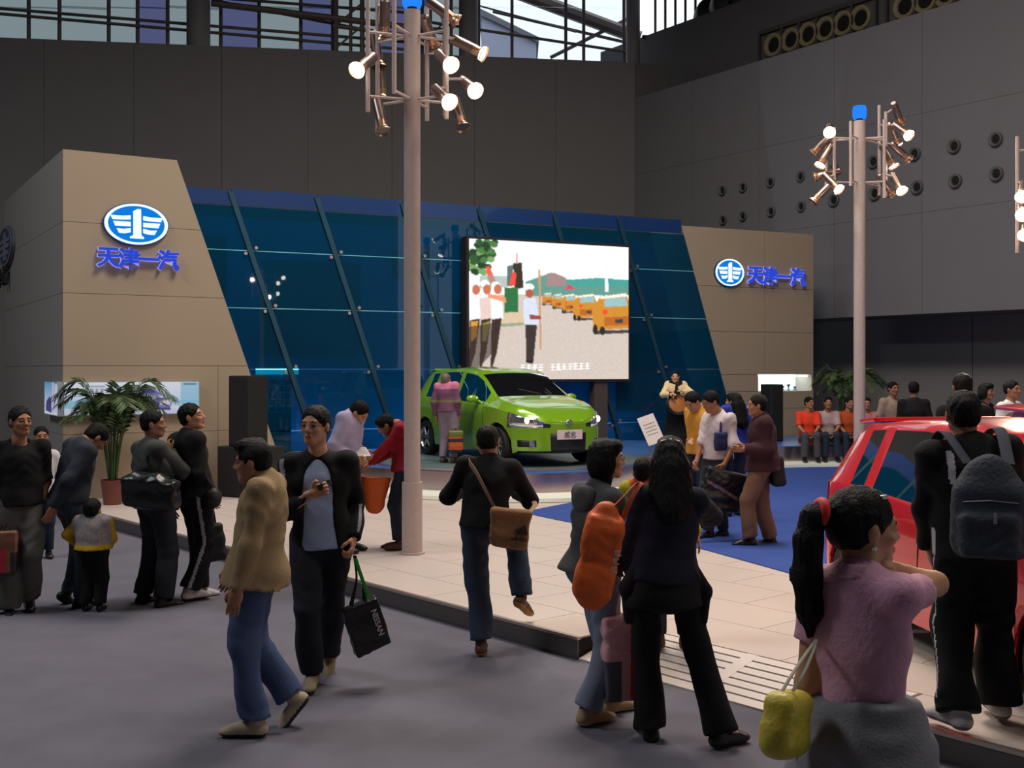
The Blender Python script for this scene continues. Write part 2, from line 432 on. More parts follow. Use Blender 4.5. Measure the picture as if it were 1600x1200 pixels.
m = MB(); m.prism([Vector(at(748, 12, 43.8)) - base, Vector(at(842, 58, 43.8)) - base, Vector(at(842, 66, 43.8)) - base, Vector(at(748, 22, 43.8)) - base], (0, 4.4, 0)); fixn(m.build('roof_edge', pm('roof edge', (110, 110, 118), .7), nb))
for px, w in ((310, 18), (732, 15), (989, 11)):
    d = on_plane(px, 60, CORN - bn * .7, bn).y; c = at(px, 60, d); r = w * d / F
    o = thing('round_column', 'grey round column %s' % {310: 'rising above the dark wall at the left', 732: 'next to the lamp post in front of the bright window', 989: 'by the corner of the hall'}[px], 'column', (c.x, c.y, 0), group='hall columns')
    m = MB(); m.cyl((0, 0, 9), (0, 0, 15.1), r, n=24); autosmooth(m.build('shaft', M_col, o))
    m = MB(); m.cyl((0, 0, 14.7), (0, 0, 15.1), r * 1.3, n=24); m.build('head', M_col, o)
# far wall of the outer gallery seen through the smoked panes
tag(wallbox(MB(), CORN - bn * 6, bu, bn, 6.5, 30, 0, 12.2, 0, .1).build('wall_gallery_back', pm('gallery grey', (150, 152, 156), .8)), kind='structure')

# ------------------------------------------------------------------ display platform
E0 = Vector((-5.16, 13.98, 0)); ee = Vector((.655, -.756, 0)); en = Vector((.756, .655, 0))
def eg(s, i, z=0.0):
    p = E0 + ee * s + en * i; p.z = z; return p
PZ = .15
M_tile = pm('cream platform board', (202, 186, 176), .42, var=.035, scale=1.2, spec=.4)
M_fascia = pm('grey metal fascia', (96, 92, 92), .45, .4); M_trim = pm('bright edge trim', (190, 176, 168), .3, .8)
plat = thing('display_platform', 'low cream boarded display platform with grey metal edge', 'platform')
NS0, NS1, NW = 8.55, 10.72, .53              # the ramp notch
m = MB(); m.slab([eg(-4, .012), eg(NS0, .012), eg(NS0, NW), eg(-4, NW)], 0, PZ - .012)
m.slab([eg(NS1, .012), eg(18, .012), eg(18, NW), eg(NS1, NW)], 0, PZ - .012)
m.slab([eg(-4, NW), eg(18, NW), eg(18, 15), eg(2, 15), eg(-4, 5)], 0, PZ - .012)
fixn(m.build('base', M_dark, plat))
m = MB()
for a, b in ((-4, NS0), (NS1, 18)): m.slab([eg(a, 0), eg(b, 0), eg(b, .012), eg(a, .012)], 0, PZ - .016)
fixn(m.build('fascia', M_fascia, plat))
m = MB()
for a, b in ((-4, NS0), (NS1, 18)): m.slab([eg(a, -.006), eg(b, -.006), eg(b, .03), eg(a, .03)], PZ - .018, PZ + .002)
m.slab([eg(NS1, 0), eg(NS1 + .02, 0), eg(NS1 + .02, NW), eg(NS1, NW)], PZ - .018, PZ + .002)
fixn(m.build('edge_trim', M_trim, plat))
G = .003
def tile(s0, s1, i0, i1):
    m = MB(); m.slab([eg(s0 + G, i0 + G), eg(s1 - G, i0 + G), eg(s1 - G, i1 - G), eg(s0 + G, i1 - G)], PZ - .012, PZ); return fixn(m.build('board', M_tile, plat))
for j in range(11):
    i0 = 0.03 if j == 0 else NW + (j - 1) * .6; i1 = NW if j == 0 else i0 + .6
    off = .6 if j % 2 else 0
    s = -4.0 - off
    while s < 14.5:
        a, b = max(s, -4), s + 1.2
        s += 1.2
        if j == 0:
            if b <= NS0 or a >= NS1: tile(a, b, i0, i1)
            else:
                if a < NS0: tile(a, NS0, i0, i1)
                if b > NS1: tile(NS1 + .02, b, i0, i1)
        elif (a > 4.5 and j > 8) : continue
        else: tile(a, b, i0, i1)
m = MB(); m.slab([eg(14.3, .03), eg(18, .03), eg(18, 15), eg(14.3, 15)], PZ - .012, PZ - .001); m.slab([eg(-4, NW + 6.02), eg(14.3, NW + 6.02), eg(14.3, 15), eg(2, 15)], PZ - .012, PZ - .001)
fixn(m.build('rear_deck', M_tile, plat))
# slotted access ramp set into the notch
ramp = thing('access_ramp', 'white slatted access ramp set into the platform edge', 'ramp')
M_ramp = pm('white ramp slat', (218, 204, 194), .3, .15, var=.04); M_rgap = pm('ramp gap', (58, 54, 54), .8)
def rz_(i): return .012 + (PZ - .012) * i / NW
def rquad(mb, s0, s1, i0, i1, dz, t):
    P = [eg(s0, i0, rz_(i0) + dz), eg(s1, i0, rz_(i0) + dz), eg(s1, i1, rz_(i1) + dz), eg(s0, i1, rz_(i1) + dz)]
    mb.prism(P, (0, 0, t)); return mb
fixn(rquad(MB(), NS0, NS1, 0, NW, -.03, .012).build('bed', M_rgap, ramp))
for k in range(7):
    i0 = .0 + k * NW / 7; fixn(rquad(MB(), NS0 + .01, NS1 - .01, i0 + (.0 if k == 0 else .008), i0 + NW / 7 - .008, -.012, .012).build('slat', M_ramp, ramp))
for s in (NS0 + .01, 9.55, NS1 - .09): fixn(rquad(MB(), s, s + .09, .004, NW - .004, -.011, .0118).build('cross_strip', M_ramp, ramp))
# blue carpet
M_blue = pm('blue carpet', (58, 80, 148), .95, var=.12, scale=5, bump=.3, bscale=200, spec=.15)
cp = [gp(815, 801, PZ), gp(876, 814, PZ), gp(1000, 837, PZ), gp(1103, 860, PZ), gp(1260, 904, PZ), gp(1345, 926, PZ)]
q = cp[-1]; cp += [q + Vector((2.6, 3.2, 0)), Vector((9.2, 14.5, 0)), Vector((9.2, 22.0, 0)), Vector((2.8, 20.0, 0)), Vector((1.0, 15.4, 0))]
m = MB(); m.slab([(p.x, p.y) for p in cp], PZ + .0005, PZ + .008)
tag(fixn(m.build('blue_carpet', M_blue)), 'bright blue carpet laid on the platform around the stage', 'carpet')

# ------------------------------------------------------------------ stage with turntable
SZ = .5
M_stage = pm('blue stage floor', (62, 104, 168), .35, var=.1, scale=2)
M_chrome = pm('brushed chrome fascia', (176, 156, 160), .22, .95, var=.06, scale=3)
M_plinth = pm('white glowing plinth', (226, 228, 212), .4, emit=.12)
arc = spline([(-3.75, 17.75, 0), (-2.6, 17.05, 0), (-1.35, 16.3, 0), (-.4, 15.9, 0), (.4, 15.78, 0), (1.25, 16.2, 0), (2.0, 17.45, 0), (2.7, 19.1, 0), (3.7, 20.5, 0), (5.2, 21.2, 0), (6.8, 21.3, 0), (9.0, 20.9, 0)], 6)
back = [Vector((9.0, 24.9, 0)), Vector((6.4, 24.45, 0)), Vector((3.45, 23.05, 0)), Vector((-4.0, 19.42, 0))]
def offs(pts, o):
    out = []
    for i, p in enumerate(pts):
        d = (pts[min(i + 1, len(pts) - 1)] - pts[max(i - 1, 0)]).normalized(); out.append(p + Vector((d.y, -d.x, 0)) * o)
    return out
stage = thing('stage', 'raised curved stage with chrome front and white glowing plinth', 'stage')
m = MB(); m.slab([(p.x, p.y) for p in offs(arc, -.02) + back], PZ, SZ - .02); fixn(m.build('body', M_dark, stage))
m = MB(); m.slab([(p.x, p.y) for p in offs(arc, .03) + back], SZ - .02, SZ); fixn(m.build('deck', M_stage, stage))
def strip(mb, inner, outer, z0, z1):
    for a, b, c, d in zip(inner[:-1], inner[1:], outer[1:], outer[:-1]): mb.slab([(a.x, a.y), (b.x, b.y), (c.x, c.y), (d.x, d.y)], z0, z1)
    return mb
def skirt(name, pts, z0, z1, mat, par, t=.02):
    n = len(pts); out = offs(pts, t)
    v = [(p.x, p.y, z) for pp in (pts, out) for z in (z0, z1) for p in pp]; f = []
    for i in range(n - 1):
        f += [(2 * n + i, 2 * n + i + 1, 3 * n + i + 1, 3 * n + i), (n + i, 3 * n + i, 3 * n + i + 1, n + i + 1), (i, n + i, n + i + 1, i + 1), (i, i + 1, 2 * n + i + 1, 2 * n + i)]
    return autosmooth(fixn(mobj(name, v, f, mat, par)), 50)
skirt('chrome_front', arc, PZ + .06, SZ - .02, M_chrome, stage)
skirt('plinth', arc, PZ + .009, PZ + .06, M_plinth, stage, .72)
tt = thing('turntable', 'round grey-green turntable under the green car', 'turntable', (-.1, 17.98, SZ))
m = MB(); m.lathe([(0.001, .0), (2.14, .0), (2.14, .03), (2.10, .04), (0.001, .04)], 64); autosmooth(fixn(m.build('disc', pm('turntable top', (96, 116, 116), .35, .2), tt)))
m = MB(); m.lathe([(2.14, .005), (2.17, .005), (2.17, .035), (2.14, .035)], 64); autosmooth(fixn(m.build('rim', M_trim, tt)))

# ------------------------------------------------------------------ booth backdrop
M_beige = pm('beige booth panel', (168, 150, 128), .7, var=.03, scale=1.5, spec=.25)
M_side = pm('grey booth panel', (150, 146, 140), .7, var=.03, scale=1.5, spec=.25)
LB = Vector((-4.29, 16.5, 0)); lu = Vector((.85, .527, 0)).normalized(); ln = Vector((lu.y, -lu.x, 0))   # left tower face, normal to the camera
def on_left(px, py, off=0.0): return on_plane(px, py, LB + ln * off, ln)
BH = 4.97
tower = thing('booth_tower', 'beige sloping-edged booth tower at the left with lit oval emblem', 'booth wall')
cL = on_left(98.5, 577); s_of = lambda p: (p - LB).dot(lu)
sL = s_of(cL); sTR = s_of(on_left(275, 577)); sBR = s_of(on_left(451, 577))
def lf(s, z, off=0.0): p = LB + lu * s + ln * off; return Vector((p.x, p.y, z))
def sr(z): return sBR + (sTR - sBR) * (z - PZ) / (BH - PZ)        # slanted right edge
m = MB(); m.prism([lf(sL + .02, 0, -.02), lf(sr(PZ) - .02, 0, -.02), lf(sTR - .02, BH - .01, -.02), lf(sL + .02, BH - .01, -.02)], -ln * 1.9)
fixn(m.build('core', pm('tower seam', (112, 98, 82), .9), tower))
zs = [PZ, 1.05, 2.0, 3.0, 3.98, BH]
smid = sL + 2.15
for z0, z1 in zip(zs[:-1], zs[1:]):
    g = .003
    if smid < sr(z1) - .3:
        segs = [(sL, sL, smid - g, smid - g), (smid + g, smid + g, sr(z0), sr(z1))]
    else: segs = [(sL, sL, sr(z0), sr(z1))]
    for a0, a1, b0, b1 in segs:
        m = MB(); m.prism([lf(a0, z0 + g), lf(b0, z0 + g), lf(b1, z1 - g), lf(a1, z1 - g)], -ln * .02); fixn(m.build('front_panel', M_beige, tower))
for k in range(3):
    for z0, z1 in zip(zs[:-1], zs[1:]):
        m = MB(); a, b = k * 1.9 / 1 + (.02 if k == 0 else 0), (k + 1) * 1.9
        P = [lf(sL, z, -t) for t, z in ((a + .003, z0 + .003), (b - .003, z0 + .003), (b - .003, z1 - .003), (a + .003, z1 - .003))]
        m.prism(P, lu * .02); fixn(m.build('side_panel', M_side, tower))
m = MB(); m.prism([lf(sL + .02, z, -t) for t, z in ((1.9, 0), (5.7, 0), (5.7, BH), (1.9, BH))], lu * .3); fixn(m.build('side_core', pm('tower seam', (112, 98, 82), .9), tower))
m = MB(); m.prism([lf(sr(z) - .0, z, -.0 - t) for t, z in ((.0, PZ), (1.9, PZ), (1.9, BH), (.0, BH))], lu * .012); fixn(m.build('edge_panel', M_beige, tower))

GA = Vector((-5.48, 18.8, 0)); gu = Vector((9.0, 4.4, 0)).normalized(); gn = Vector((gu.y, -gu.x, 0))
def on_g(px, py, off=0.0): return on_plane(px, py, GA + gn * off, gn)
def gs(p): return (p - GA).dot(gu)
def gf(s, z, off=0.0): p = GA + gu * s + gn * off; return Vector((p.x, p.y, z))
# right tower
towr = thing('booth_tower', 'beige sloping-edged booth tower at the right with lit niche', 'booth wall')
rTL, rBL, rR = gs(on_g(1065, 400)), gs(on_g(1160, 400)), gs(on_g(1271, 400))
RH = 4.93
def rl(z): return rBL + (rTL - rBL) * (z - PZ) / (RH - PZ)
nx0, nx1 = gs(on_g(1185, 600)), gs(on_g(1268, 600)); nz0, nz1 = on_g(1226, 611).z, on_g(1226, 585).z
m = MB()
m.prism([gf(rl(PZ) + .02, 0, -.03), gf(rR - .02, 0, -.03), gf(rR - .02, nz0, -.03), gf(rl(nz0) + .02, nz0, -.03)], -gn * 1.2)
m.prism([gf(rl(nz0) + .02, nz0, -.03), gf(nx0, nz0, -.03), gf(nx0, nz1, -.03), gf(rl(nz1) + .02, nz1, -.03)], -gn * 1.2)
m.prism([gf(nx1, nz0, -.03), gf(rR - .02, nz0, -.03), gf(rR - .02, nz1, -.03), gf(nx1, nz1, -.03)], -gn * 1.2)
m.prism([gf(rl(nz1) + .02, nz1, -.03), gf(rR - .02, nz1, -.03), gf(rR - .02, RH, -.03), gf(rTL + .02, RH, -.03)], -gn * 1.2)
fixn(m.build('core', M_side, towr))
zr = [PZ, 1.1, nz0, nz1, 2.75, 3.7, RH]
for z0, z1 in zip(zr[:-1], zr[1:]):
    if z0 == nz0: segs = [(rl(z0), rl(z1), nx0, nx0), (nx1, nx1, rR, rR)]
    else: segs = [(rl(z0), rl(z1), rR - 1.35, rR - 1.35), (rR - 1.345, rR - 1.345, rR, rR)]
    for a0, a1, b0, b1 in segs:
        m = MB(); m.prism([gf(a0, z0 + .004), gf(b0 - .004, z0 + .004), gf(b1 - .004, z1 - .004), gf(a1, z1 - .004)], -gn * .03); fixn(m.build('front_panel', M_beige, towr))
m = MB(); m.prism([gf(nx0, nz0, -.55), gf(nx1, nz0, -.55), gf(nx1, nz1, -.55), gf(nx0, nz1, -.55)], gn * .02)
fixn(m.build('niche_back', pm('lit niche back', (200, 226, 222), .6, emit=.55), towr))
lamp = MB(); lamp.prism([gf(nx0 + .03, nz1 - .05, -.5), gf(nx1 - .03, nz1 - .05, -.5), gf(nx1 - .03, nz1 - .05, -.1), gf(nx0 + .03, nz1 - .05, -.1)], (0, 0, .03)); fixn(lamp.build('niche_light', emitmat('niche lamp white', (.95, 1, .96), 5), towr))
for px, hh in ((1237, .1), (1246, .14), (1256, .09)):
    p = gf(gs(on_g(px, 600)), nz0 + .005, -.3)
    t = thing('trophy', 'small dark trophy in the lit niche, %s' % {1237: 'leftmost', 1246: 'middle', 1256: 'rightmost'}[px], 'trophy', p, group='trophies in the niche')
    MB().lathe([(.0, 0), (.05, 0), (.05, .02), (.015, .03), (.012, hh * .5), (.04, hh * .8), (.045, hh), (.0, hh)], 12).build('cup', pm('trophy pewter', (90, 96, 100), .35, .7), t, smooth=True)

# blue glass wall between the towers
GH = 5.0
M_bglass = glassmat('blue glass pane', (.09, .50, .64), .015, .17, (.8, .9, 1), (.004, .085, .18), .36)
M_band = pm('blue top band', (16, 54, 110), .3, coat=.3); M_mull = pm('dark teal mullion', (44, 84, 104), .35, .5)
M_edge = pm('glass edge painted glint', (120, 214, 226), .2, spec=.8)  # glint along the pane edges, painted in as bright teal
gw = thing('glass_wall', 'leaning-panelled blue glass wall between the two beige towers', 'glass wall')
# mullion feet and heads, measured along the wall
tops = [168, 243, 360, 495, 628, 748, 865, 966, 1066]
heads = [gs(on_g(px, 330)) for px in tops]
slant = gs(on_g(475, 640)) - gs(on_g(360, 297)); zt = on_g(360, 297).z; zbm = on_g(475, 640).z
def ms(h, z): return h + slant * (GH - z) / (zt - zbm)
zrow = [SZ + .005, on_g(500, 672).z, on_g(500, 577).z, on_g(500, 484).z, on_g(500, 397).z, GH - .25]
zrow = sorted(zrow)
smax = lambda z: rl(min(z, RH)) - .01
for h0, h1 in zip(heads[:-1], heads[1:]):
    for z0, z1 in zip(zrow[:-1], zrow[1:]):
        a0, a1 = ms(h0, z0) + .02, ms(h0, z1) + .02; b0, b1 = min(ms(h1, z0) - .02, smax(z0)), min(ms(h1, z1) - .02, smax(z1))
        if b0 < a0 + .03 and b1 < a1 + .03: continue
        b0, b1 = max(b0, a0 + .01), max(b1, a1 + .01)
        m = MB(); m.prism([gf(a0, z0 + .008), gf(b0, z0 + .008), gf(b1, z1 - .008), gf(a1, z1 - .008)], -gn * .018)
        p = fixn(m.build('pane', M_bglass, gw))
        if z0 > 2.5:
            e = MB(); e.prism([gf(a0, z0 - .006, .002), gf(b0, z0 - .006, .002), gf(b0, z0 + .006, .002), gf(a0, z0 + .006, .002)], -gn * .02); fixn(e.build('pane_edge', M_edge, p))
for h in heads[1:-1]:
    zlow = SZ + .005
    while ms(h, zlow) > smax(zlow) - .05: zlow += .05
    m = MB(); m.prism([gf(ms(h, zlow) - .045, zlow, .03), gf(ms(h, zlow) + .045, zlow, .03), gf(h + .045, GH - .02, .03), gf(h - .045, GH - .02, .03)], -gn * .1); mu = fixn(m.build('mullion', M_mull, gw))
    for z in zrow[1:-1]:
        if z <= zlow: continue
        for sx in (-.09, .09):
            c = gf(ms(h, z) + sx, z + (.05 if sx > 0 else -.05), .01); b = MB(); b.cyl(c, c + gn * .035, .03, n=10); fixn(b.build('clamp', M_trim, mu))
for h0, h1 in zip(heads[:-1], heads[1:]):
    b1 = min(h1 - .02, smax(GH)); m = MB(); m.prism([gf(h0 + .02, GH - .24), gf(b1, GH - .24), gf(b1, GH + (.04 if h0 > 0 else 0)), gf(h0 + .02, GH + .04)], -gn * .03); fixn(m.build('top_band', M_band, gw))
# dim showroom behind the glass
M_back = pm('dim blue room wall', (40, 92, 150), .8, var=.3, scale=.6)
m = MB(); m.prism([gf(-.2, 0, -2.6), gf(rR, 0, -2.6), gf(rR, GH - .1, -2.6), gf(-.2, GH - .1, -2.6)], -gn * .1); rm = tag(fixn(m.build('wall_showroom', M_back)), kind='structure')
for k, (a, b, z0, z1) in enumerate(((0.3, 1.2, 3.4, 4.5), (1.9, 3.9, 2.2, 4.1), (4.6, 5.6, 3.9, 4.4), (6.0, 6.9, 1.6, 3.4), (10.0, 11.2, 1.0, 3.2))):
    m = MB(); m.prism([gf(a, z0, -2.5), gf(b, z0, -2.5), gf(b, z1, -2.5), gf(a, z1, -2.5)], -gn * .08); fixn(m.build('display_board', pm('dark board', (20, 34, 58), .7), rm))
m = MB(); P0, P1 = gs(on_g(408, 600, -1.2)), gs(on_g(456, 600, -1.2)); z0, z1 = on_g(430, 645, -1.2).z, on_g(430, 592, -1.2).z
chk = thing('checkered_board', 'dark checkered display board behind the blue glass by the speaker', 'display board')
for i in range(4):
    for j in range(5):
        a, b = P0 + (P1 - P0) * i / 4, P0 + (P1 - P0) * (i + 1) / 4; c, d = z0 + (z1 - z0) * j / 5, z0 + (z1 - z0) * (j + 1) / 5
        m = MB(); m.prism([gf(a + .01, c + .01, -1.2), gf(b - .01, c + .01, -1.2), gf(b - .01, d - .01, -1.2), gf(a + .01, d - .01, -1.2)], -gn * .04)
        fixn(m.build('tile', pm('check dark', (16, 26, 48), .6) if (i + j) % 2 else pm('check light', (70, 110, 150), .6), chk))
m = MB(); m.prism([gf(P0 - .1, z1 + .08, -1.1), gf(P1 + .1, z1 + .08, -1.1), gf(P1 + .1, z1 + .2, -1.1), gf(P0 - .1, z1 + .2, -1.1)], -gn * .1); fixn(m.build('light_bar', emitmat('cyan light bar', (.25, .9, 1.0), 2.0), chk))
m = MB(); m.prism([gf(P0, 0, -1.24), gf(P1, 0, -1.24), gf(P1, z0, -1.24), gf(P0, z0, -1.24)], -gn * .05); fixn(m.build('stand', M_dark, chk))

# unseen fill lights, added low down to brighten the showroom behind the glass
for s_ in (2.2, 5.2, 9.2):
    p_ = gf(s_, .35, -1.9); l_ = area('showroom_fill_light', p_, (2.2, .15), 34, (.75, .92, 1)); l_.rotation_euler = (math.radians(180 - 25), 0, math.atan2(gu.y, gu.x))
# big screen
scr = thing('video_screen', 'large bright video screen showing a convoy of yellow taxis', 'screen')
q = [on_g(733, 370, .35), on_g(982, 389, .35)]
s0, s1 = gs(q[0]), gs(q[1]); zt_, zb_ = (q[0].z + q[1].z) / 2, on_g(982, 592, .35).z
m = MB(); m.prism([gf(s0 - .05, zb_ - .05, .34), gf(s1 + .05, zb_ - .05, .34), gf(s1 + .05, zt_ + .05, .34), gf(s0 - .05, zt_ + .05, .34)], -gn * .25); fixn(m.build('cabinet', pm('screen cabinet', (36, 30, 32), .6), scr))
for s in (s0 + .6, s1 - .6):
    m = MB(); m.prism([gf(s - .15, SZ + .005, .3), gf(s + .15, SZ + .005, .3), gf(s + .15, zb_, .3), gf(s - .15, zb_, .3)], -gn * .2); fixn(m.build('post', pm('screen post brown', (84, 70, 66), .5), scr))
R = Raster(252, 206, (255, 255, 255))
def S(x, y):                                     # from the 5x crop of the photo's screen to screen u, v
    u = (x - 65) / 1240.0; ytop = 45 + 110 * u; ybot = 1125 + 35 * u; return (u, (y - ytop) / (ybot - ytop))
def sp(pts, col, al=1.0): R.poly([S(*p) for p in pts], col, al)
def se(cx, cy, rx, ry, col, al=1.0): a = S(cx, cy); R.ell(a[0], a[1], rx / 1240.0, ry / 1090.0, col, al)
sp([(60, 520), (300, 480), (600, 490), (1310, 600), (1310, 1200), (60, 1200)], (206, 192, 182))
sp([(300, 620), (480, 610), (480, 720), (280, 725)], (214, 190, 160)); sp([(290, 705), (480, 700), (480, 722), (290, 730)], (150, 160, 130))
sp([(480, 390), (650, 335), (800, 380), (900, 385), (1060, 380), (1310, 405), (1310, 520), (480, 500)], (96, 150, 138))
sp([(650, 330), (700, 325), (800, 370), (805, 430), (640, 430)], (160, 132, 128)); sp([(800, 385), (1060, 378), (1310, 405), (1310, 450), (800, 440)], (70, 158, 146))
sp([(790, 460), (820, 415), (870, 460)], (220, 60, 90))
for k in range(60):
    a = random.random(); b = random.random()
    se(75 + 190 * a * (1 - .3 * b), 60 + 250 * b, 28, 24, random.choice([(36, 86, 40), (70, 120, 60), (24, 60, 34), (120, 160, 96)]))
sp([(345, 265), (390, 255), (390, 420), (345, 420)], (90, 110, 110)); sp([(388, 245), (455, 240), (470, 440), (400, 440)], (50, 46, 34)); sp([(410, 240), (418, 140), (426, 240)], (230, 90, 110))
sp([(360, 415), (385, 310), (415, 320), (405, 418)], (240, 70, 60)); sp([(185, 265), (215, 260), (260, 380), (240, 430), (215, 420)], (240, 90, 70))
sp([(140, 330), (345, 340), (345, 430), (140, 430)], (130, 150, 140), .7); sp([(325, 430), (430, 430), (430, 620), (325, 620)], (40, 110, 62))
sp([(1115, 250), (1130, 250), (1140, 490), (1110, 490)], (230, 240, 240)); sp([(582, 300), (598, 300), (606, 915), (592, 915)], (196, 150, 110))
for x, c in ((100, (240, 240, 250)), (180, (226, 200, 190)), (260, (236, 240, 250))):
    se(x, 380 + (x - 100) * .2, 34, 30, (250, 250, 250)); se(x + 15, 440, 30, 40, (200, 110, 80)); sp([(x - 40, 500), (x + 50, 500), (x + 55, 670), (x - 30, 690)], c); sp([(x - 30, 670), (x + 45, 660), (x + 10, 920), (x - 40, 1090)], (58, 40, 36))
sp([(75, 680), (130, 680), (120, 800), (80, 840)], (216, 150, 50)); sp([(160, 700), (220, 680), (190, 830), (160, 840)], (150, 140, 60)); sp([(60, 720), (300, 690), (220, 950), (60, 1100)], (54, 38, 34), .75); sp([(200, 470), (330, 500), (340, 545), (200, 500)], (230, 150, 110))
se(510, 430, 40, 28, (246, 244, 238)); se(515, 480, 30, 34, (170, 90, 66)); sp([(470, 520), (560, 515), (590, 690), (575, 730), (475, 715), (465, 600)], (212, 218, 236)); sp([(510, 640), (600, 655), (605, 680), (520, 680)], (150, 70, 60))
sp([(482, 715), (572, 725), (545, 1000), (490, 1000)], (56, 46, 42)); sp([(485, 990), (545, 1000), (540, 1020), (490, 1010)], (20, 20, 20))
for (x0, y0, x1, y1) in ((610, 480, 690, 575), (690, 490, 770, 605), (760, 495, 880, 640), (850, 500, 1045, 700), (1005, 505, 1330, 810)):
    w = x1 - x0; h = y1 - y0
    sp([(x0, y1 - .1 * h), (x1, y1 - .08 * h), (x1, y1), (x0 + .1 * w, y1)], (70, 62, 60))
    sp([(x0, y0 + .4 * h), (x0 + .2 * w, y0 + .05 * h), (x1 - .15 * w, y0), (x1, y0 + .35 * h), (x1, y1 - .12 * h), (x0 + .04 * w, y1 - .1 * h)], (204, 138, 42))
    sp([(x0 + .2 * w, y0 + .06 * h), (x1 - .15 * w, y0), (x1 - .1 * w, y0 + .08 * h), (x0 + .2 * w, y0 + .12 * h)], (246, 240, 226))
    sp([(x0 + .32 * w, y0 + .12 * h), (x1 - .15 * w, y0 + .1 * h), (x1 - .1 * w, y0 + .32 * h), (x0 + .3 * w, y0 + .32 * h)], (150, 190, 190))
    sp([(x0 + .3 * w, y0 + .58 * h), (x1 - .02 * w, y0 + .58 * h), (x1, y0 + .8 * h), (x0 + .3 * w, y0 + .8 * h)], (184, 100, 36))
    se(x0 + .33 * w, y0 + .45 * h, .07 * w, .07 * h, (250, 70, 50)); se(x0 + .08 * w, y1 - .12 * h, .06 * w, .14 * h, (40, 36, 36)); se(x0 + .26 * w, y1 - .08 * h, .07 * w, .12 * h, (40, 36, 36))
    sp([(x0 + .58 * w, y0 + .64 * h), (x0 + .78 * w, y0 + .64 * h), (x0 + .78 * w, y0 + .74 * h), (x0 + .58 * w, y0 + .74 * h)], (60, 60, 60))
R.noise(.10); R.blur(1)
for k in range(12):
    if k == 4: continue
    x = 446 + k * 45.5
    for (a, b, c, d) in ((4, 1026, 36, 1032), (2, 1046, 38, 1052), (0, 1068, 40, 1074), (17, 1026, 23, 1074), (4 + k % 3 * 6, 1034, 9 + k % 3 * 6, 1070)): sp([(x + a, b), (x + c, b), (x + c, d), (x + a, d)], (255, 255, 255))
R.mesh('picture', gf(s0, zt_, .352), gf(s1, zt_, .352), gf(s1, zb_, .352), gf(s0, zb_, .352), attrmat('screen picture', 1.15), scr)

# ------------------------------------------------------------------ emblems and lettering
M_eblue = emitmat('emblem blue', (.005, .20, .72), 1.0); M_ewhite = emitmat('emblem white', (.75, .9, 1.0), 1.25); M_letter = emitmat('letter blue', (.03, .08, .8), .8)
M_halo = emitmat('halo back light', (.45, .42, 1.0), .8)
def emblem(name, label, O, ux, nrm, w, h, mats, flip=False):
    """oval badge: blue field, white ring, numeral one with three pairs of wings"""
    o = thing(name, label, 'emblem'); up = Vector((0, 0, 1))
    def P(x, y, off): return O + ux * (x * w / 2) + up * (y * h / 2) + nrm * off
    n = 40; el = lambda k, r: [(r * math.cos(2 * math.pi * i / n), r * math.sin(2 * math.pi * i / n)) for i in range(n)]
    m = MB(); m.prism([P(x, y, .0) for x, y in el(n, 1.0)], nrm * .04); fixn(m.build('backing', mats[2], o))
    m = MB(); m.prism([P(x, y, .04) for x, y in el(n, .97)], nrm * .012); fixn(m.build('field', mats[0], o))
    m = MB(); A, B = el(n, .96), el(n, .86)
    for i in range(n): j = (i + 1) % n; m.prism([P(*A[i], .05), P(*A[j], .05), P(*B[j], .05), P(*B[i], .05)], nrm * .015)
    fixn(m.build('ring', mats[1], o))
    m = MB(); m.prism([P(x, y, .05) for x, y in ((-.12, .58), (.02, .72), (.13, .72), (.14, -.52), (.22, -.6), (.22, -.68), (-.2, -.68), (-.2, -.6), (-.1, -.52), (-.1, .56))], nrm * .016); fixn(m.build('numeral', mats[1], o))
    W = [[(.2, .40), (.45, .36), (.80, .36), (.74, .17), (.45, .17), (.2, .2)], [(.2, .09), (.72, .09), (.66, -.13), (.2, -.12)], [(.2, -.20), (.42, -.26), (.62, -.24), (.54, -.46), (.36, -.46), (.2, -.40)]]
    for wg_ in W:
        for sg in (-1, 1):
            m = MB(); m.prism([P(sg * x - (.0 if sg > 0 else -.02), y, .05) for x, y in wg_], nrm * .016); fixn(m.build('wing', mats[1], o))
    return o
def letters(name, label, chars, O, ux, nrm, pitch, size, mat, halo=None):
    o = thing(name, label, 'lettering')
    R3 = Matrix((ux, -nrm, Vector((0, 0, 1)))).transposed().to_4x4()
    for k, ch in enumerate(chars):
        me = text_mesh(ch, size, .025, size * .022); me.materials.append(mat)
        c = O + ux * ((k - (len(chars) - 1) / 2) * pitch)
        share('character', me, o, mtx=Matrix.Translation(c + nrm * .075) @ R3)
        if halo is not None:
            m = text_mesh(ch, size, .004, size * .05); m.materials.append(halo); share('back_light', m, o, mtx=Matrix.Translation(c + nrm * .03) @ R3)
    return o
c = on_left(212, 351); a, b = on_left(161, 351), on_left(264, 351)
emblem('oval_emblem', 'glowing blue and white oval winged emblem on the left tower front', c, lu, ln, (b - a).length, on_left(212, 318).z - on_left(212, 384).z, (M_eblue, M_ewhite, pm('emblem rim', (60, 80, 110), .4, .5)))
letters('sign_lettering', 'glowing blue four-character lettering under the left emblem', '天津一汽', on_left(215, 405), lu, ln, (on_left(277, 405) - on_left(153, 405)).length / 4.0, .30, M_letter, M_halo)
c = on_g(1138, 426); a, b = on_g(1115, 426), on_g(1161, 426)
emblem('oval_emblem', 'glowing blue and white round winged emblem on the right tower', c, gu, gn, (b - a).length, on_g(1138, 404).z - on_g(1138, 448).z, (M_eblue, M_ewhite, pm('emblem rim', (60, 80, 110), .4, .5)))
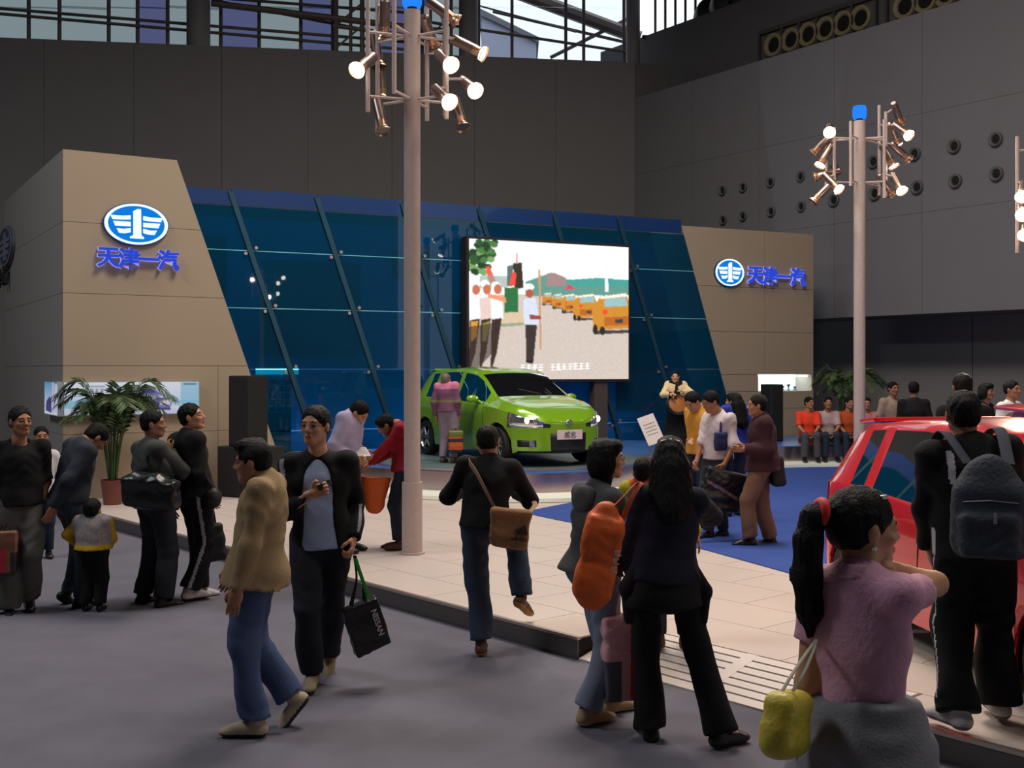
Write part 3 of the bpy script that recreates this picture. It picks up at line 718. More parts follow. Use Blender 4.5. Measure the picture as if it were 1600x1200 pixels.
letters('sign_lettering', 'glowing blue four-character lettering beside the right emblem', '天津一汽', on_g(1211, 432), gu, gn, (on_g(1255, 432) - on_g(1167, 432)).length / 4.0, .40, M_letter, M_halo)
sc_ = LB + lu * (sL - .0)                        # the shaded side face of the left tower
def on_s(px, py): return on_plane(px, py, lf(sL, 0), lu)
c = on_s(13, 386); wS = (on_s(3, 386) - on_s(25, 386)).length
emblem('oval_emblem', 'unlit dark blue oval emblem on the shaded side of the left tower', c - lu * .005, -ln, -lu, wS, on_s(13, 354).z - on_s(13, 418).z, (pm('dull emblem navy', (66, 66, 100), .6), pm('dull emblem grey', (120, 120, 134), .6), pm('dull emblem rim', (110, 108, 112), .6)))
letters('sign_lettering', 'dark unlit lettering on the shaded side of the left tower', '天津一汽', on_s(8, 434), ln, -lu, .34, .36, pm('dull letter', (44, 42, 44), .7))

# lit advertising light box wrapped round the tower corner
lbx = thing('light_box', 'pale lit advertising light box with a violet car around the tower corner', 'light box')
zt1, zb1 = on_left(200, 596).z, on_left(200, 648).z; e1 = s_of(on_left(309, 600))
m = MB(); m.prism([lf(sL, zb1, .004), lf(e1, zb1, .004), lf(e1, zt1, .004), lf(sL, zt1, .004)], ln * .08); fixn(m.build('case', pm('light box case', (170, 176, 184), .5), lbx))
m = MB(); m.prism([lf(sL - .004, zb1, .084), lf(sL - .004, zb1, -.95), lf(sL - .004, zt1, -.95), lf(sL - .004, zt1, .084)], -lu * .08); fixn(m.build('case', pm('light box case', (170, 176, 184), .5), lbx))
R = Raster(230, 52, (206, 220, 238))
R.vgrad(0, .6, (226, 230, 242), (196, 212, 236)); R.vgrad(.6, .75, (150, 190, 222), (190, 214, 236)); R.vgrad(.75, 1, (210, 220, 238), (190, 200, 224))
R.poly([(.0, .62), (.18, .45), (.3, .4), (.36, .55), (.36, .85), (0, .8)], (140, 188, 206)); R.poly([(.1, .7), (.22, .5), (.33, .46), (.36, .75)], (120, 168, 160)); R.rect(.86, 0, 1, 1, (120, 186, 216), .7)
R.poly([(.45, .62), (.47, .36), (.53, .17), (.62, .14), (.70, .34), (.78, .48), (.79, .7), (.77, .84), (.6, .9), (.55, .72), (.46, .72)], (116, 118, 190)); R.poly([(.53, .2), (.61, .16), (.67, .32), (.72, .34), (.55, .34)], (58, 58, 120))
R.poly([(.47, .40), (.53, .22), (.54, .36), (.48, .48)], (150, 170, 170)); R.poly([(.58, .42), (.72, .42), (.77, .52), (.60, .54)], (196, 198, 226)); R.rect(.66, .50, .78, .54, (40, 40, 70)); R.poly([(.70, .6), (.78, .56), (.78, .72), (.70, .72)], (220, 210, 220))
R.ell(.555, .74, .02, .16, (40, 44, 60)); R.ell(.47, .72, .012, .12, (40, 44, 60)); R.rect(.6, .82, .78, .9, (60, 60, 130))
for k in range(7):
    if k == 2: continue
    x = .05 + k * .034
    for a_, b_, c_, d_ in ((0, .20, .026, .23), (.002, .27, .024, .30), (0, .33, .026, .36), (.011, .19, .015, .37)): R.rect(x + a_, b_, x + c_, d_, (96, 98, 110))
R.rect(.13, .10, .29, .14, (130, 150, 170)); R.rect(.23, .41, .30, .45, (60, 60, 70)); R.rect(.30, .41, .34, .45, (200, 120, 140)); R.rect(.88, .04, .98, .08, (60, 90, 110))
R.blur(1)
R.mesh('picture', lf(sL, zt1 - .01, .086), lf(e1 - .01, zt1 - .01, .086), lf(e1 - .01, zb1 + .01, .086), lf(sL, zb1 + .01, .086), attrmat('light box picture', .75), lbx)
R = Raster(60, 52, (150, 190, 220)); R.vgrad(0, 1, (84, 150, 190), (206, 214, 236)); R.rect(.6, 0, .72, 1, (210, 190, 214)); R.poly([(.1, .9), (.15, .6), (.4, .45), (.55, .5), (.55, .95)], (66, 66, 130)); R.rect(.78, .05, 1, .95, (196, 200, 224)); R.blur(1)
R.mesh('picture', lf(sL - .0862, zt1 - .01, -.94), lf(sL - .0862, zt1 - .01, .08), lf(sL - .0862, zb1 + .01, .08), lf(sL - .0862, zb1 + .01, -.94), attrmat('light box picture', .75), lbx)

# ------------------------------------------------------------------ loudspeakers, plants, stand
M_blk = pm('black speaker cloth', (22, 22, 23), .85, bump=.3, bscale=300); M_blk2 = pm('black speaker case', (28, 27, 27), .6)
def speaker(label, px, pyb, d, w, h, dep, rz):
    c = at(px, pyb, d); o = thing('loudspeaker', label, 'loudspeaker', c, rz)
    m = MB(); m.box((0, 0, h / 2), (w, dep, h), bev=.012); m.build('cabinet', M_blk2, o)
    m = MB(); m.box((0, -dep / 2 - .006, h / 2), (w * .92, .016, h * .94), bev=.005); m.build('grille', M_blk, o)
    return o
def on_stage(px, d, zz): return None
sp_d = 15.9
speaker('tall black loudspeaker on a subwoofer beside the left tower', 388, HOR + (H - .86) * F / sp_d, sp_d, .37, 1.0, .4, -.5).location.z = .86
o = speaker('wide black subwoofer box under the tall loudspeaker on the platform', 392, HOR + (H - PZ) * F / sp_d, sp_d, .80, .71, .5, -.5); o.location.z = PZ
o = speaker('slim black loudspeaker standing on the stage by the lit niche', 1206, 690, 22.6, .30, 1.15, .35, .4); o.location.z = SZ

def palm(label, loc, hp, n, L, seed, spread=(.25, 1.0), ps=1.0, pot=(120, 66, 54), green=((44, 66, 34), (70, 92, 46))):
    rnd = random.Random(seed); o = thing('potted_palm', label, 'potted plant', loc)
    m = MB(); m.lathe([(r_ * ps, z_) for r_, z_ in ((.001, 0), (.15, 0), (.20, .30), (.21, .33), (.185, .33), (.18, .31), (.001, .31))], 20); autosmooth(m.build('pot', pm('brown pot', pot, .7), o))
    m = MB(); m.lathe([(.182 * ps, .315), (.001, .325)], 16); m.build('soil', pm('soil', (40, 30, 24), .95), o)
    mts = [pm('palm leaf a', green[0], .55), pm('palm leaf b', green[1], .55)]
    for k in range(n):
        an = 2 * math.pi * k / n * 2.4 + rnd.uniform(-.3, .3); out = rnd.uniform(*spread); le = L * rnd.uniform(.75, 1.1)
        dx, dy = math.cos(an), math.sin(an)
        p0 = Vector((dx * .05, dy * .05, .33)); p1 = p0 + Vector((dx * le * .12 * out, dy * le * .12 * out, le * .5)); p2 = p0 + Vector((dx * le * .42 * out, dy * le * .42 * out, le * .92)); p3 = p0 + Vector((dx * le * .85 * out, dy * le * .85 * out, le * (1.0 - .35 * out)))
        st = spline([p0, p1, p2, p3], 7); m = MB(); m.tube(st, [.011 * (1 - .7 * i / (len(st) - 1)) for i in range(len(st))], 5)
        for i in range(8, len(st)):
            for f_ in (0.0, .5):
                q0 = st[i] if f_ == 0 or i + 1 >= len(st) else (st[i] + st[i + 1]) / 2
                d = (st[min(i + 1, len(st) - 1)] - st[i - 1]).normalized(); sd = d.cross(Vector((0, 0, 1))); sd = sd.normalized() if sd.length > .01 else Vector((1, 0, 0))
                for sg in (-1, 1):
                    ll = le * .24 * (1 - .5 * abs((i - 13) / 10)); tip = q0 + (sd * sg * .75 + d * .55).normalized() * ll + Vector((0, 0, -ll * rnd.uniform(.1, .5)))
                    md = (q0 + tip) / 2 + Vector((0, 0, ll * .08)); wv = d * (ll * .05 + .006)
                    m._add([q0, md + wv, tip, md - wv, md + Vector((0, 0, .006))], [(0, 1, 4), (1, 2, 4), (2, 3, 4), (3, 0, 4)])
        m.build('frond', mts[k % 2], o)
    return o
palm('bushy palm in a brown pot in front of the left tower', gp(176, 788, PZ), .3, 26, 1.32, 3, spread=(.10, .72), ps=.75)
palm('dark spreading palm behind the seated visitors on the right', (6.7, 22.6, SZ), .3, 20, 1.15, 5, green=((26, 34, 24), (36, 44, 28)))
bs = thing('info_stand', 'white slanted information panel standing at the stage edge', 'information stand', (2.3, 18.55, SZ), .25)
m = MB(); m.cyl((0, 0, 0), (0, 0, .02), .16, n=20); m.cyl((0, 0, .02), (0, 0, .3), .022, n=10); m.build('stand', M_trim, bs)
m = MB(); m.box((0, 0, .45), (.30, .02, .50), Matrix.Rotation(math.radians(-18), 3, 'Y') @ Matrix.Rotation(math.radians(-20), 3, 'X'), .005); m.build('panel', pm('white info panel', (226, 212, 206), .4), bs)
m = MB()
for k in range(4): m.box(Matrix.Rotation(math.radians(-18), 3, 'Y') @ Matrix.Rotation(math.radians(-20), 3, 'X') @ Vector((0, -.011, .1 - k * .06)) + Vector((0, 0, .45)), (.2, .002, .012), Matrix.Rotation(math.radians(-18), 3, 'Y') @ Matrix.Rotation(math.radians(-20), 3, 'X'))
m.build('print', pm('grey print', (120, 110, 110), .6), bs)

# ------------------------------------------------------------------ lamp posts
M_pole = pm('painted pink-white post', (196, 176, 170), .5); M_can = pm('brushed spotlight can', (150, 130, 122), .3, .85); M_bell = pm('copper-toned bell', (206, 160, 130), .3, .8)
M_lit = emitmat('spotlight lens lit', (1.0, .86, .66), 26); M_off = pm('spotlight lens dark', (90, 84, 80), .2, .5)
M_cap = emitmat('blue beacon cap', (.02, .22, 1.0), 1.1)
def lamp_post(label, base, spots, full=True, bars=None):
    bx, by = base; o = thing('lamp_post', label, 'lamp post', (bx, by, PZ), 0)
    B = Vector((bx, by, PZ))
    m = MB(); m.cyl((0, 0, 0), (0, 0, .02), .125, n=28); m.cyl((0, 0, .02), (0, 0, .70), .1, n=28); autosmooth(m.build('base_sleeve', M_pole, o))
    m = MB(); m.cyl((0, 0, .70), (0, 0, 5.3), .08, n=28); autosmooth(m.build('pole', M_pole, o))
    m = MB(); m.lathe([(.0, 5.33), (.082, 5.33), (.096, 5.37), (.098, 5.46), (.085, 5.51), (.0, 5.51)], 24); autosmooth(m.build('beacon_cap', M_cap, o))
    m = MB(); m.cyl((0, 0, 5.3), (0, 0, 5.33), .05, n=16); m.build('neck', pm('cap neck', (40, 40, 60), .5), o)
    for (an, r, z0, z1) in bars:
        an = math.radians(an); dx, dy = math.cos(an), math.sin(an)
        m = MB(); m.cyl((dx * r, dy * r, z0), (dx * r, dy * r, z1), .022, n=10); m.build('upright_bar', M_pole, o)
        for z in (4.43, 5.05): 
            if z0 < z < z1: m = MB(); m.cyl((dx * .07, dy * .07, z), (dx * r, dy * r, z), .014, n=8); m.build('arm', M_pole, o)
    for (px, py, dd, aim, lit, en_) in spots:
        p = at(px, py, by + dd) - B; a = Vector(aim).normalized()
        q0 = p - a * .36
        sm = MB(); sm.cyl(q0, q0 + a * .24, .052, n=16); sm.cyl(q0 - a * .02, q0, .035, .052, 16)
        so = autosmooth(sm.build('spotlight', M_can, o))
        bm_ = MB(); bm_.cyl(q0 + a * .24, q0 + a * .30, .052, .046, 16, False); bm_.cyl(q0 + a * .30, p, .046, .082, 18, False); autosmooth(bm_.build('bell', M_bell, so))
        l = MB(); l.cyl(p - a * .03, p - a * .018, .07, n=18); l.build('lens', M_lit if lit else M_off, so)
        # bracket to the nearest upright
        best = min(bars, key=lambda b_: (Vector((math.cos(math.radians(b_[0])) * b_[1], math.sin(math.radians(b_[0])) * b_[1], 0)) - Vector((q0.x, q0.y, 0))).length)
        an = math.radians(best[0]); u = Vector((math.cos(an) * best[1], math.sin(an) * best[1], min(max(q0.z, best[2] + .03), best[3] - .03)))
        k = MB(); k.tube([u, q0 + a * .12 + Vector((0, 0, .05)), q0 + a * .12], .013, 6); k.build('bracket', M_pole, so)
        if lit and en_:
            L_ = bpy.data.lights.new('spotlight_beam', 'SPOT'); L_.energy = en_; L_.color = (1, .82, .62); L_.spot_size = math.radians(75); L_.spot_blend = .6; L_.shadow_soft_size = .06
            lo = bpy.data.objects.new('spotlight_beam', L_); C.objects.link(lo); lo.location = B + p + a * .02; lo.rotation_euler = a.to_track_quat('-Z', 'Y').to_euler()
    return o
p1 = gp(644, 865, PZ); by = p1.y
sp1 = [(557, 110, -.35, (-.45, -1, -.75), 1, 90), (705, 102, -.35, (.45, -.9, -.6), 1, 90), (743, 142, -.1, (.5, -1, -.6), 1, 90), (703, 160, -.4, (.5, -.8, -.6), 1, 90), (757, 85, .1, (1, -.25, -.55), 1, 120),
       (715, 34, .1, (.9, .1, -.6), 0, 0), (600, 206, .05, (.25, -.35, -1), 0, 0), (724, 200, .15, (.3, -.4, -1), 0, 0), (592, 105, .3, (.15, -.1, -1), 0, 0), (597, 158, .3, (.1, -.2, -1), 0, 0),
       (600, 60, .25, (-.1, .5, -1), 0, 0), (680, 75, .4, (.3, .8, -.7), 0, 0)]
bars1 = [(200, .44, 4.28, 5.55), (150, .42, 4.15, 5.6), (250, .40, 4.4, 5.7), (20, .33, 4.3, 5.2), (330, .40, 4.2, 5.45), (70, .35, 4.3, 5.5)]
lamp_post('nearer pinkish lamp post in front of the green car with clustered spotlights', (p1.x, p1.y), sp1, bars=bars1)
d2 = 15.8; x2 = (1343 - 800) * d2 / F
sp2 = [(1296, 207, -.3, (-.3, -1, -.5), 1, 110), (1421, 212, -.2, (.4, -.9, -.7), 1, 110), (1312, 297, -.3, (.5, -.7, -.8), 1, 110), (1410, 299, -.3, (.2, -.8, -.9), 1, 110), (1398, 262, 0, (.5, -.2, -1), 1, 0), (1280, 260, 0, (-.6, -.1, -1), 1, 110), (1404, 229, .3, (.5, .2, -1), 1, 0),
       (1421, 250, .2, (.9, .2, -.7), 0, 0), (1270, 240, .1, (-.8, .3, -.8), 0, 0), (1272, 277, .2, (-.9, .2, -.2), 0, 0), (1270, 316, .1, (-.8, .0, -.8), 0, 0), (1394, 306, .1, (.6, .2, -.8), 0, 0), (1408, 192, .3, (.5, .6, -.6), 0, 0)]
bars2 = [(190, .38, 4.4, 5.2), (160, .45, 4.45, 5.15), (230, .30, 4.35, 5.25), (10, .40, 4.25, 5.45), (340, .33, 4.2, 5.3), (40, .5, 4.3, 5.6)]
lamp_post('farther lamp post rising behind the red car with a blue cap', (x2, d2), sp2, bars=bars2)
d3 = 13.4; x3 = (1645 - 800) * d3 / F
sp3 = [(1597, 308, -.2, (-.5, -.9, -.8), 1, 110), (1598, 336, -.3, (-.4, -1, -.5), 1, 110), (1601, 368, -.2, (-.5, -.9, -.7), 1, 110)]
lamp_post('lamp post cut off by the right edge with three lit spotlights', (x3, d3), sp3, bars=[(190, .3, 3.2, 4.6), (170, .4, 3.2, 4.6), (10, .4, 3.2, 4.6)])

def off_post():
    bx, by = 8.6, 3.7
    spots = []
    for dx, dy, z in ((-.5, .1, 5.05), (-.35, .45, 4.75), (.3, .5, 4.95), (.45, .3, 4.6), (-.1, .5, 4.45), (.5, .55, 5.15)):
        p = Vector((bx + dx, by + dy, z)); spots.append((800 + F * p.x / p.y, HOR + F * (H - p.z) / p.y, dy, (-.62, .78, -.25), 1, 70 if dx < 0 else 0))
    lamp_post('lamp post outside the frame, seen only as bright reflections in the blue glass', (bx, by), spots, bars=[(190, .38, 4.2, 5.2), (120, .42, 4.2, 5.2), (60, .5, 4.2, 5.3)])
off_post()
# ------------------------------------------------------------------ implicit-surface modeller for bodies, clothes and soft bags
def npv(v): return np.array(v, dtype=np.float64)
def CN(a, b, ra, rb=None, k=.03, n=None, s=1.0, ca=False, cb=False):
    return ('c', npv(a), npv(b), float(ra), float(ra if rb is None else rb), k, None if n is None else npv(n), s, ca, cb)
def EL(c, r, R=None, k=.03):
    return ('e', npv(c), npv(r), np.eye(3) if R is None else np.array(R, dtype=np.float64), k)
def BX(c, r, R=None, rd=.02, k=.01):
    return ('b', npv(c), npv(r), np.eye(3) if R is None else np.array(R, dtype=np.float64), k, rd)
def pbox(p):
    if p[0] == 'c':
        r = max(p[3], p[4]); return np.minimum(p[1], p[2]) - r, np.maximum(p[1], p[2]) + r
    e = np.abs(p[3]) @ p[2]
    return p[1] - e, p[1] + e
def pk(p): return p[5] if p[0] == 'c' else p[4]
def ev(p, G):
    if p[0] == 'c':
        _, a, b, ra, rb, k, n, s, ca, cb = p
        ba = b - a; L = max(np.linalg.norm(ba), 1e-6); u = ba / L
        q = G - a; t = q @ u; tc = np.clip(t, 0, L)
        w = q - tc[..., None] * u
        d2 = (w * w).sum(-1)
        if n is not None: d2 = d2 + (w @ n) ** 2 * (1 / (s * s) - 1)
        d = np.sqrt(d2) - (ra + (rb - ra) * tc / L)
        if ca: d = np.maximum(d, -t)
        if cb: d = np.maximum(d, t - L)
        return d
    q = (G - p[1]) @ p[3]
    if p[0] == 'e':
        k0 = np.sqrt(((q / p[2]) ** 2).sum(-1)); k1 = np.sqrt(((q / p[2] ** 2) ** 2).sum(-1)) + 1e-9
        return k0 * (k0 - 1) / k1
    rd = p[5]; e = np.abs(q) - (p[2] - rd)
    return np.sqrt((np.maximum(e, 0) ** 2).sum(-1)) + np.minimum(e.max(-1), 0) - rd
def sdf(prims, vox, subs=(), disp=None):
    lo = np.min([pbox(p)[0] for p in prims], 0) - 3 * vox; hi = np.max([pbox(p)[1] for p in prims], 0) + 3 * vox
    n = np.ceil((hi - lo) / vox).astype(int) + 1
    ax = [lo[i] + vox * np.arange(n[i]) for i in range(3)]
    D = np.full(n, .5)
    def region(p, pad):
        a, b = pbox(p); i0 = np.clip(np.floor((a - pad - lo) / vox).astype(int), 0, n); i1 = np.clip(np.ceil((b + pad - lo) / vox).astype(int) + 1, 0, n)
        return tuple(slice(i0[i], i1[i]) for i in range(3))
    def grid(sl): return np.stack(np.meshgrid(ax[0][sl[0]], ax[1][sl[1]], ax[2][sl[2]], indexing='ij'), -1)
    for p in prims:
        k = pk(p); sl = region(p, k + 3 * vox); G = grid(sl)
        if G.size == 0: continue
        d = ev(p, G); A = D[sl]
        if k > 1e-6:
            h = np.clip(.5 + .5 * (A - d) / k, 0, 1); D[sl] = A * (1 - h) + d * h - k * h * (1 - h)
        else: D[sl] = np.minimum(A, d)
    for p in subs:
        k = pk(p); sl = region(p, k + 3 * vox); G = grid(sl)
        if G.size == 0: continue
        d = -ev(p, G); A = D[sl]
        if k > 1e-6:
            h = np.clip(.5 + .5 * (d - A) / k, 0, 1); D[sl] = A * (1 - h) + d * h + k * h * (1 - h)
        else: D[sl] = np.maximum(A, d)
    if disp is not None:
        near = np.abs(D) < .03 + vox
        idx = np.nonzero(near); P = np.stack([ax[i][idx[i]] for i in range(3)], -1); D[idx] += disp(P)
    return surfnet(D, lo, vox)
_CO = np.array([(i, j, k) for i in (0, 1) for j in (0, 1) for k in (0, 1)])
_ED = [(a, b) for a in range(8) for b in range(a + 1, 8) if np.abs(_CO[a] - _CO[b]).sum() == 1]
def surfnet(D, lo, vox):
    S = D < 0; n = np.array(D.shape)
    cnt = sum(S[i:n[0] - 1 + i, j:n[1] - 1 + j, k:n[2] - 1 + k].astype(np.int8) for i, j, k in _CO)
    I = np.argwhere((cnt > 0) & (cnt < 8))
    if len(I) == 0: return np.zeros((0, 3)), np.zeros((0, 4), int)
    vid = np.full(n - 1, -1, dtype=np.int64); vid[tuple(I.T)] = np.arange(len(I))
    V8 = np.stack([D[tuple((I + c).T)] for c in _CO], -1)
    acc = np.zeros((len(I), 3)); c = np.zeros(len(I))
    for a, b in _ED:
        m = (V8[:, a] < 0) != (V8[:, b] < 0); t = V8[m, a] / (V8[m, a] - V8[m, b])
        acc[m] += _CO[a] + t[:, None] * (_CO[b] - _CO[a]); c[m] += 1
    V = lo + vox * (I + acc / c[:, None])
    Fs = []
    for axis in range(3):
        o = [1, 1, 1]; u, v = (axis + 1) % 3, (axis + 2) % 3
        sl0 = [slice(1, -1)] * 3; sl1 = [slice(1, -1)] * 3; sl0[axis] = slice(0, -1); sl1[axis] = slice(1, None)
        A, B = S[tuple(sl0)], S[tuple(sl1)]; E = np.argwhere(A != B)
        if len(E) == 0: continue
        base = E + 1; base[:, axis] -= 1; fl = A[tuple(E.T)]
        q = []
        for du, dv in ((-1, -1), (0, -1), (0, 0), (-1, 0)):
            w = base.copy(); w[:, u] += du; w[:, v] += dv; q.append(vid[tuple(w.T)])
        q = np.stack(q, -1); q[~fl] = q[~fl][:, ::-1]; Fs.append(q)
    return V, np.concatenate(Fs)
def soft(name, parts, mats, parent=None, zones=None):
    """one smooth mesh object out of [(V, F), ...]; zones: [(material index, predicate on face centres)]"""
    n = 0; Vs, Fs = [], []
    for V, F_ in parts:
        if len(F_) == 0: continue
        Vs.append(V); Fs.append(F_ + n); n += len(V)
    V = np.concatenate(Vs); F_ = np.concatenate(Fs)
    me = bpy.data.meshes.new(name); me.vertices.add(len(V)); me.vertices.foreach_set('co', V.astype(np.float32).ravel())
    me.loops.add(F_.size); me.loops.foreach_set('vertex_index', F_.astype(np.int32).ravel())
    me.polygons.add(len(F_)); me.polygons.foreach_set('loop_start', np.arange(0, F_.size, 4, dtype=np.int32))
    me.update(calc_edges=True); me.validate()
    for m in (mats if isinstance(mats, (list, tuple)) else [mats]): me.materials.append(m)
    me.polygons.foreach_set('use_smooth', np.ones(len(me.polygons), dtype=bool))
    if zones:
        Cn = np.zeros(len(me.polygons) * 3, np.float32); me.polygons.foreach_get('center', Cn); Cn = Cn.reshape(-1, 3); mi = np.zeros(len(Cn), np.int32)
        for i, fn in zones: mi[fn(Cn)] = i
        me.polygons.foreach_set('material_index', mi)
    o = bpy.data.objects.new(name, me); C.objects.link(o)
    if parent is not None: o.parent = parent
    return o
def folds(amp, f=28.0, seed=0):
    r = np.random.RandomState(seed); D_ = r.randn(5, 3); D_[:, 2] *= 1.4; ph = r.rand(5) * 6.28; fr = f * (.5 + r.rand(5))
    def fn(P):
        w = sum(np.sin((P @ (D_[i] / np.linalg.norm(D_[i]))) * fr[i] + ph[i] + 1.5 * np.sin(P[:, 2] * f * .35 + i)) for i in range(5)); 
        w2 = np.sin(P[:, 2] * f * 2.6 + 2.2 * np.sin(P[:, 0] * f * 1.1 + ph[0]) + 1.8 * np.sin(P[:, 1] * f * 1.3 + ph[1])) * np.clip(np.sin(P[:, 2] * f * .45 + ph[2] + P[:, 0] * 6) + .3, 0, 1)
        return amp * (1.25 * w / 2.5 + .45 * w2)
    return fn

# ------------------------------------------------------------------ people
SKIN = {}
def skin_mats(tone):
    if tone not in SKIN:
        c = {'a': (190, 140, 108), 'b': (166, 116, 88), 'c': (208, 160, 128)}[tone]
        SKIN[tone] = [pm('skin ' + tone, c, .5, var=.05, scale=25, spec=.35), pm('eyes dark', (30, 22, 20), .3), pm('lips ' + tone, (int(c[0] * .9), int(c[1] * .68), int(c[2] * .66)), .5), pm('brows', (26, 20, 18), .8)]
    return SKIN[tone]
def cloth(name, rgb, rough=.85, **k): return pm('cloth ' + name, rgb, rough, var=k.pop('var', .14), scale=k.pop('scale', 9), bump=k.pop('bump', .25), bscale=k.pop('bscale', 120), spec=k.pop('spec', .25), **k)
M_hair = pm('black hair', (11, 9, 9), .55, var=.3, scale=40, bump=.5, bscale=160, spec=.18)
def unit(v): v = npv(v); return v / max(np.linalg.norm(v), 1e-9)
def ik(root, tgt, l1, l2, pole):
    d = tgt - root; L = np.linalg.norm(d); mx = (l1 + l2) * .998
    if L > mx: tgt = root + d / L * mx; d = tgt - root; L = mx
    u = d / max(L, 1e-6); a = (l1 * l1 - l2 * l2 + L * L) / (2 * L); h = math.sqrt(max(l1 * l1 - a * a, 0))
    p = npv(pole); p = p - u * (p @ u); p = unit(p) if np.linalg.norm(p) > 1e-6 else npv((0, 1, 0))
    return root + u * a + p * h, tgt
def rotz(a): c, s = math.cos(a), math.sin(a); return np.array(((c, -s, 0), (s, c, 0), (0, 0, 1.0)))
def rotx(a): c, s = math.cos(a), math.sin(a); return np.array(((1.0, 0, 0), (0, c, -s), (0, s, c)))

class Person:
    def __init__(self, label, foot, heading, height, P, q=1.0, face=None, pitch=0.0, roll=0.0, female=False, tone='a', headk=1.0, build=1.0, twist=0.0, name='person', group=None):
        """foot: world point under the figure. P: joints as photo points (column, row, metres behind the foot point) or local ('l', x, y, z)."""
        self.foot = Vector(foot); self.h = height; s = self.s = height / 1.70; self.q = q; self.fem = female; self.build = build
        rz = math.atan2(-heading[0], heading[1]); self.rz = rz
        self.root = thing(name, label, 'person', foot, rz, group); Ri = rotz(-rz)
        f0 = npv(foot)
        def J(v):
            if v[0] == 'l': return npv(v[1:])
            w = npv(at(v[0], v[1], f0[1] + v[2])); return Ri @ (w - f0)
        self.J = J
        pel = J(P['pel']) if 'pel' in P else npv((0, 0, .93 * s))
        if not P.get('seat'):                                  # stand upright: the planted leg carries the hips almost straight
            zs_ = []
            for k, sx in (('fl', -1), ('fr', 1)):
                a_ = J(P[k]) if k in P else npv((sx * .10 * s, 0, .085 * s))
                hx = a_[:2] - (pel[:2] + npv((sx * .088 * s, 0)))
                zs_.append(a_[2] + math.sqrt(max((.848 * s) ** 2 - hx @ hx, .3 * s * s)) + .03 * s)
            pel = npv((pel[0], pel[1], min(zs_)))
        nk = J(P['neck']) if 'neck' in P else pel + npv((0, 0, .50 * s))
        if 'neck' in P:
            v_ = nk - pel; L_ = np.linalg.norm(v_); nk = pel + v_ / L_ * float(np.clip(L_, .465 * s, .535 * s))
        up = unit(nk - pel); Lt = np.linalg.norm(nk - pel); fw = npv((math.sin(-twist), math.cos(twist), 0)); fw = unit(fw - up * (fw @ up)); rt = np.cross(fw, up)
        T = np.stack([rt, fw, up], 1); self.T = T; self.pel, self.nk = pel, nk; zt = Lt / (.50 * s); self.zt = zt
        sw = (.150 if female else .172) * s * build; self.sw = sw
        tp = lambda x, y, z: pel + T @ npv((x * s, y * s, z * s * zt)); self.tp = tp
        shL, shR = pel + T @ npv((-sw, -.01 * s, .426 * s * zt)), pel + T @ npv((sw, -.01 * s, .426 * s * zt))
        pf = npv((0, 1, 0)); hipo = .088 * s
        hipL, hipR = pel + npv((-hipo, 0, -.03 * s)), pel + npv((hipo, 0, -.03 * s))
        l1, l2 = .435 * s, .42 * s
        self.anL, self.anR = (J(P[k]) if k in P else npv((sx * .10 * s, 0, .085 * s)) for k, sx in (('fl', -1), ('fr', 1)))
        kpL = P.get('kl', (0, 1, .1)); kpR = P.get('kr', (0, 1, .1))
        self.knL, self.anL = ik(hipL, self.anL, l1, l2, kpL); self.knR, self.anR = ik(hipR, self.anR, l1, l2, kpR)
        a1, a2 = .285 * s, .245 * s
        hl = J(P['hl']) if 'hl' in P else shL + npv((-.05 * s, .06 * s, -.51 * s)); hr = J(P['hr']) if 'hr' in P else shR + npv((.05 * s, .06 * s, -.51 * s))
        self.elL, self.wrL = ik(shL, hl, a1, a2, P.get('el', (-.5, -1, -.2))); self.elR, self.wrR = ik(shR, hr, a1, a2, P.get('er', (.5, -1, -.2)))
        for sd_, sh_, tg in (('L', shL, hl), ('R', shR, hr)):
            if 'E' + sd_ in P:
                e_ = sh_ + a1 * unit(J(P['E' + sd_]) - sh_); w_ = e_ + a2 * unit(tg - e_); setattr(self, 'el' + sd_, e_); setattr(self, 'wr' + sd_, w_)
        self.shL, self.shR, self.hipL, self.hipR = shL, shR, hipL, hipR
        fz = (heading if face is None else face); ya = math.atan2(-fz[0], fz[1]) - rz
        ry = np.array(((math.cos(roll), 0, math.sin(roll)), (0, 1, 0), (-math.sin(roll), 0, math.cos(roll))))
        self.R = rotz(ya) @ rotx(pitch) @ ry
        hk = self.hk = s * headk; self.hc = J(P['head']) if 'head' in P else nk + self.R @ npv((0, .03 * hk, .0)) + (up * .55 + npv((0, 0, .45))) * .155 * hk
        self.tone = tone; self.P = P; self.toe = {}
    def hp(self, x, y, z): return self.hc + self.R @ (npv((x, y, z)) * self.hk)
    # ---- the body: one mesh with face, ears, hands
    def body(self, handL='relaxed', handR='relaxed', bare_arm=False, feet=True):
        s, hk, R, T, q = self.s, self.hk, self.R, self.T, self.q; hp = self.hp
        f = self.fem
        pr = [EL(self.tp(0, 0, .30), npv((.132, .092, .17)) * s, T, .06), EL(self.tp(0, .0, .12), npv((.115, .085, .13)) * s, T, .06), EL(self.pel, npv((.14, .10, .12)) * s, T, .06), CN(self.shL, self.shR, .036 * s, k=.04), CN(self.tp(0, 0, .42), self.hc, .05 * s, .045 * s, k=.04)]
        for sh, el, wr in ((self.shL, self.elL, self.wrL), (self.shR, self.elR, self.wrR)):
            w = .9 if f else 1.0
            pr += [CN(sh, el, .040 * s * w, .036 * s * w), CN(el, wr, .036 * s * w, .025 * s * w)]
        for hi, kn, an in ((self.hipL, self.knL, self.anL), (self.hipR, self.knR, self.anR)):
            pr += [CN(hi, kn, .07 * s, .048 * s), CN(kn, an, .046 * s, .032 * s)]
        parts = [sdf(pr, (.012 if bare_arm else .016) * max(1, q * .8))]
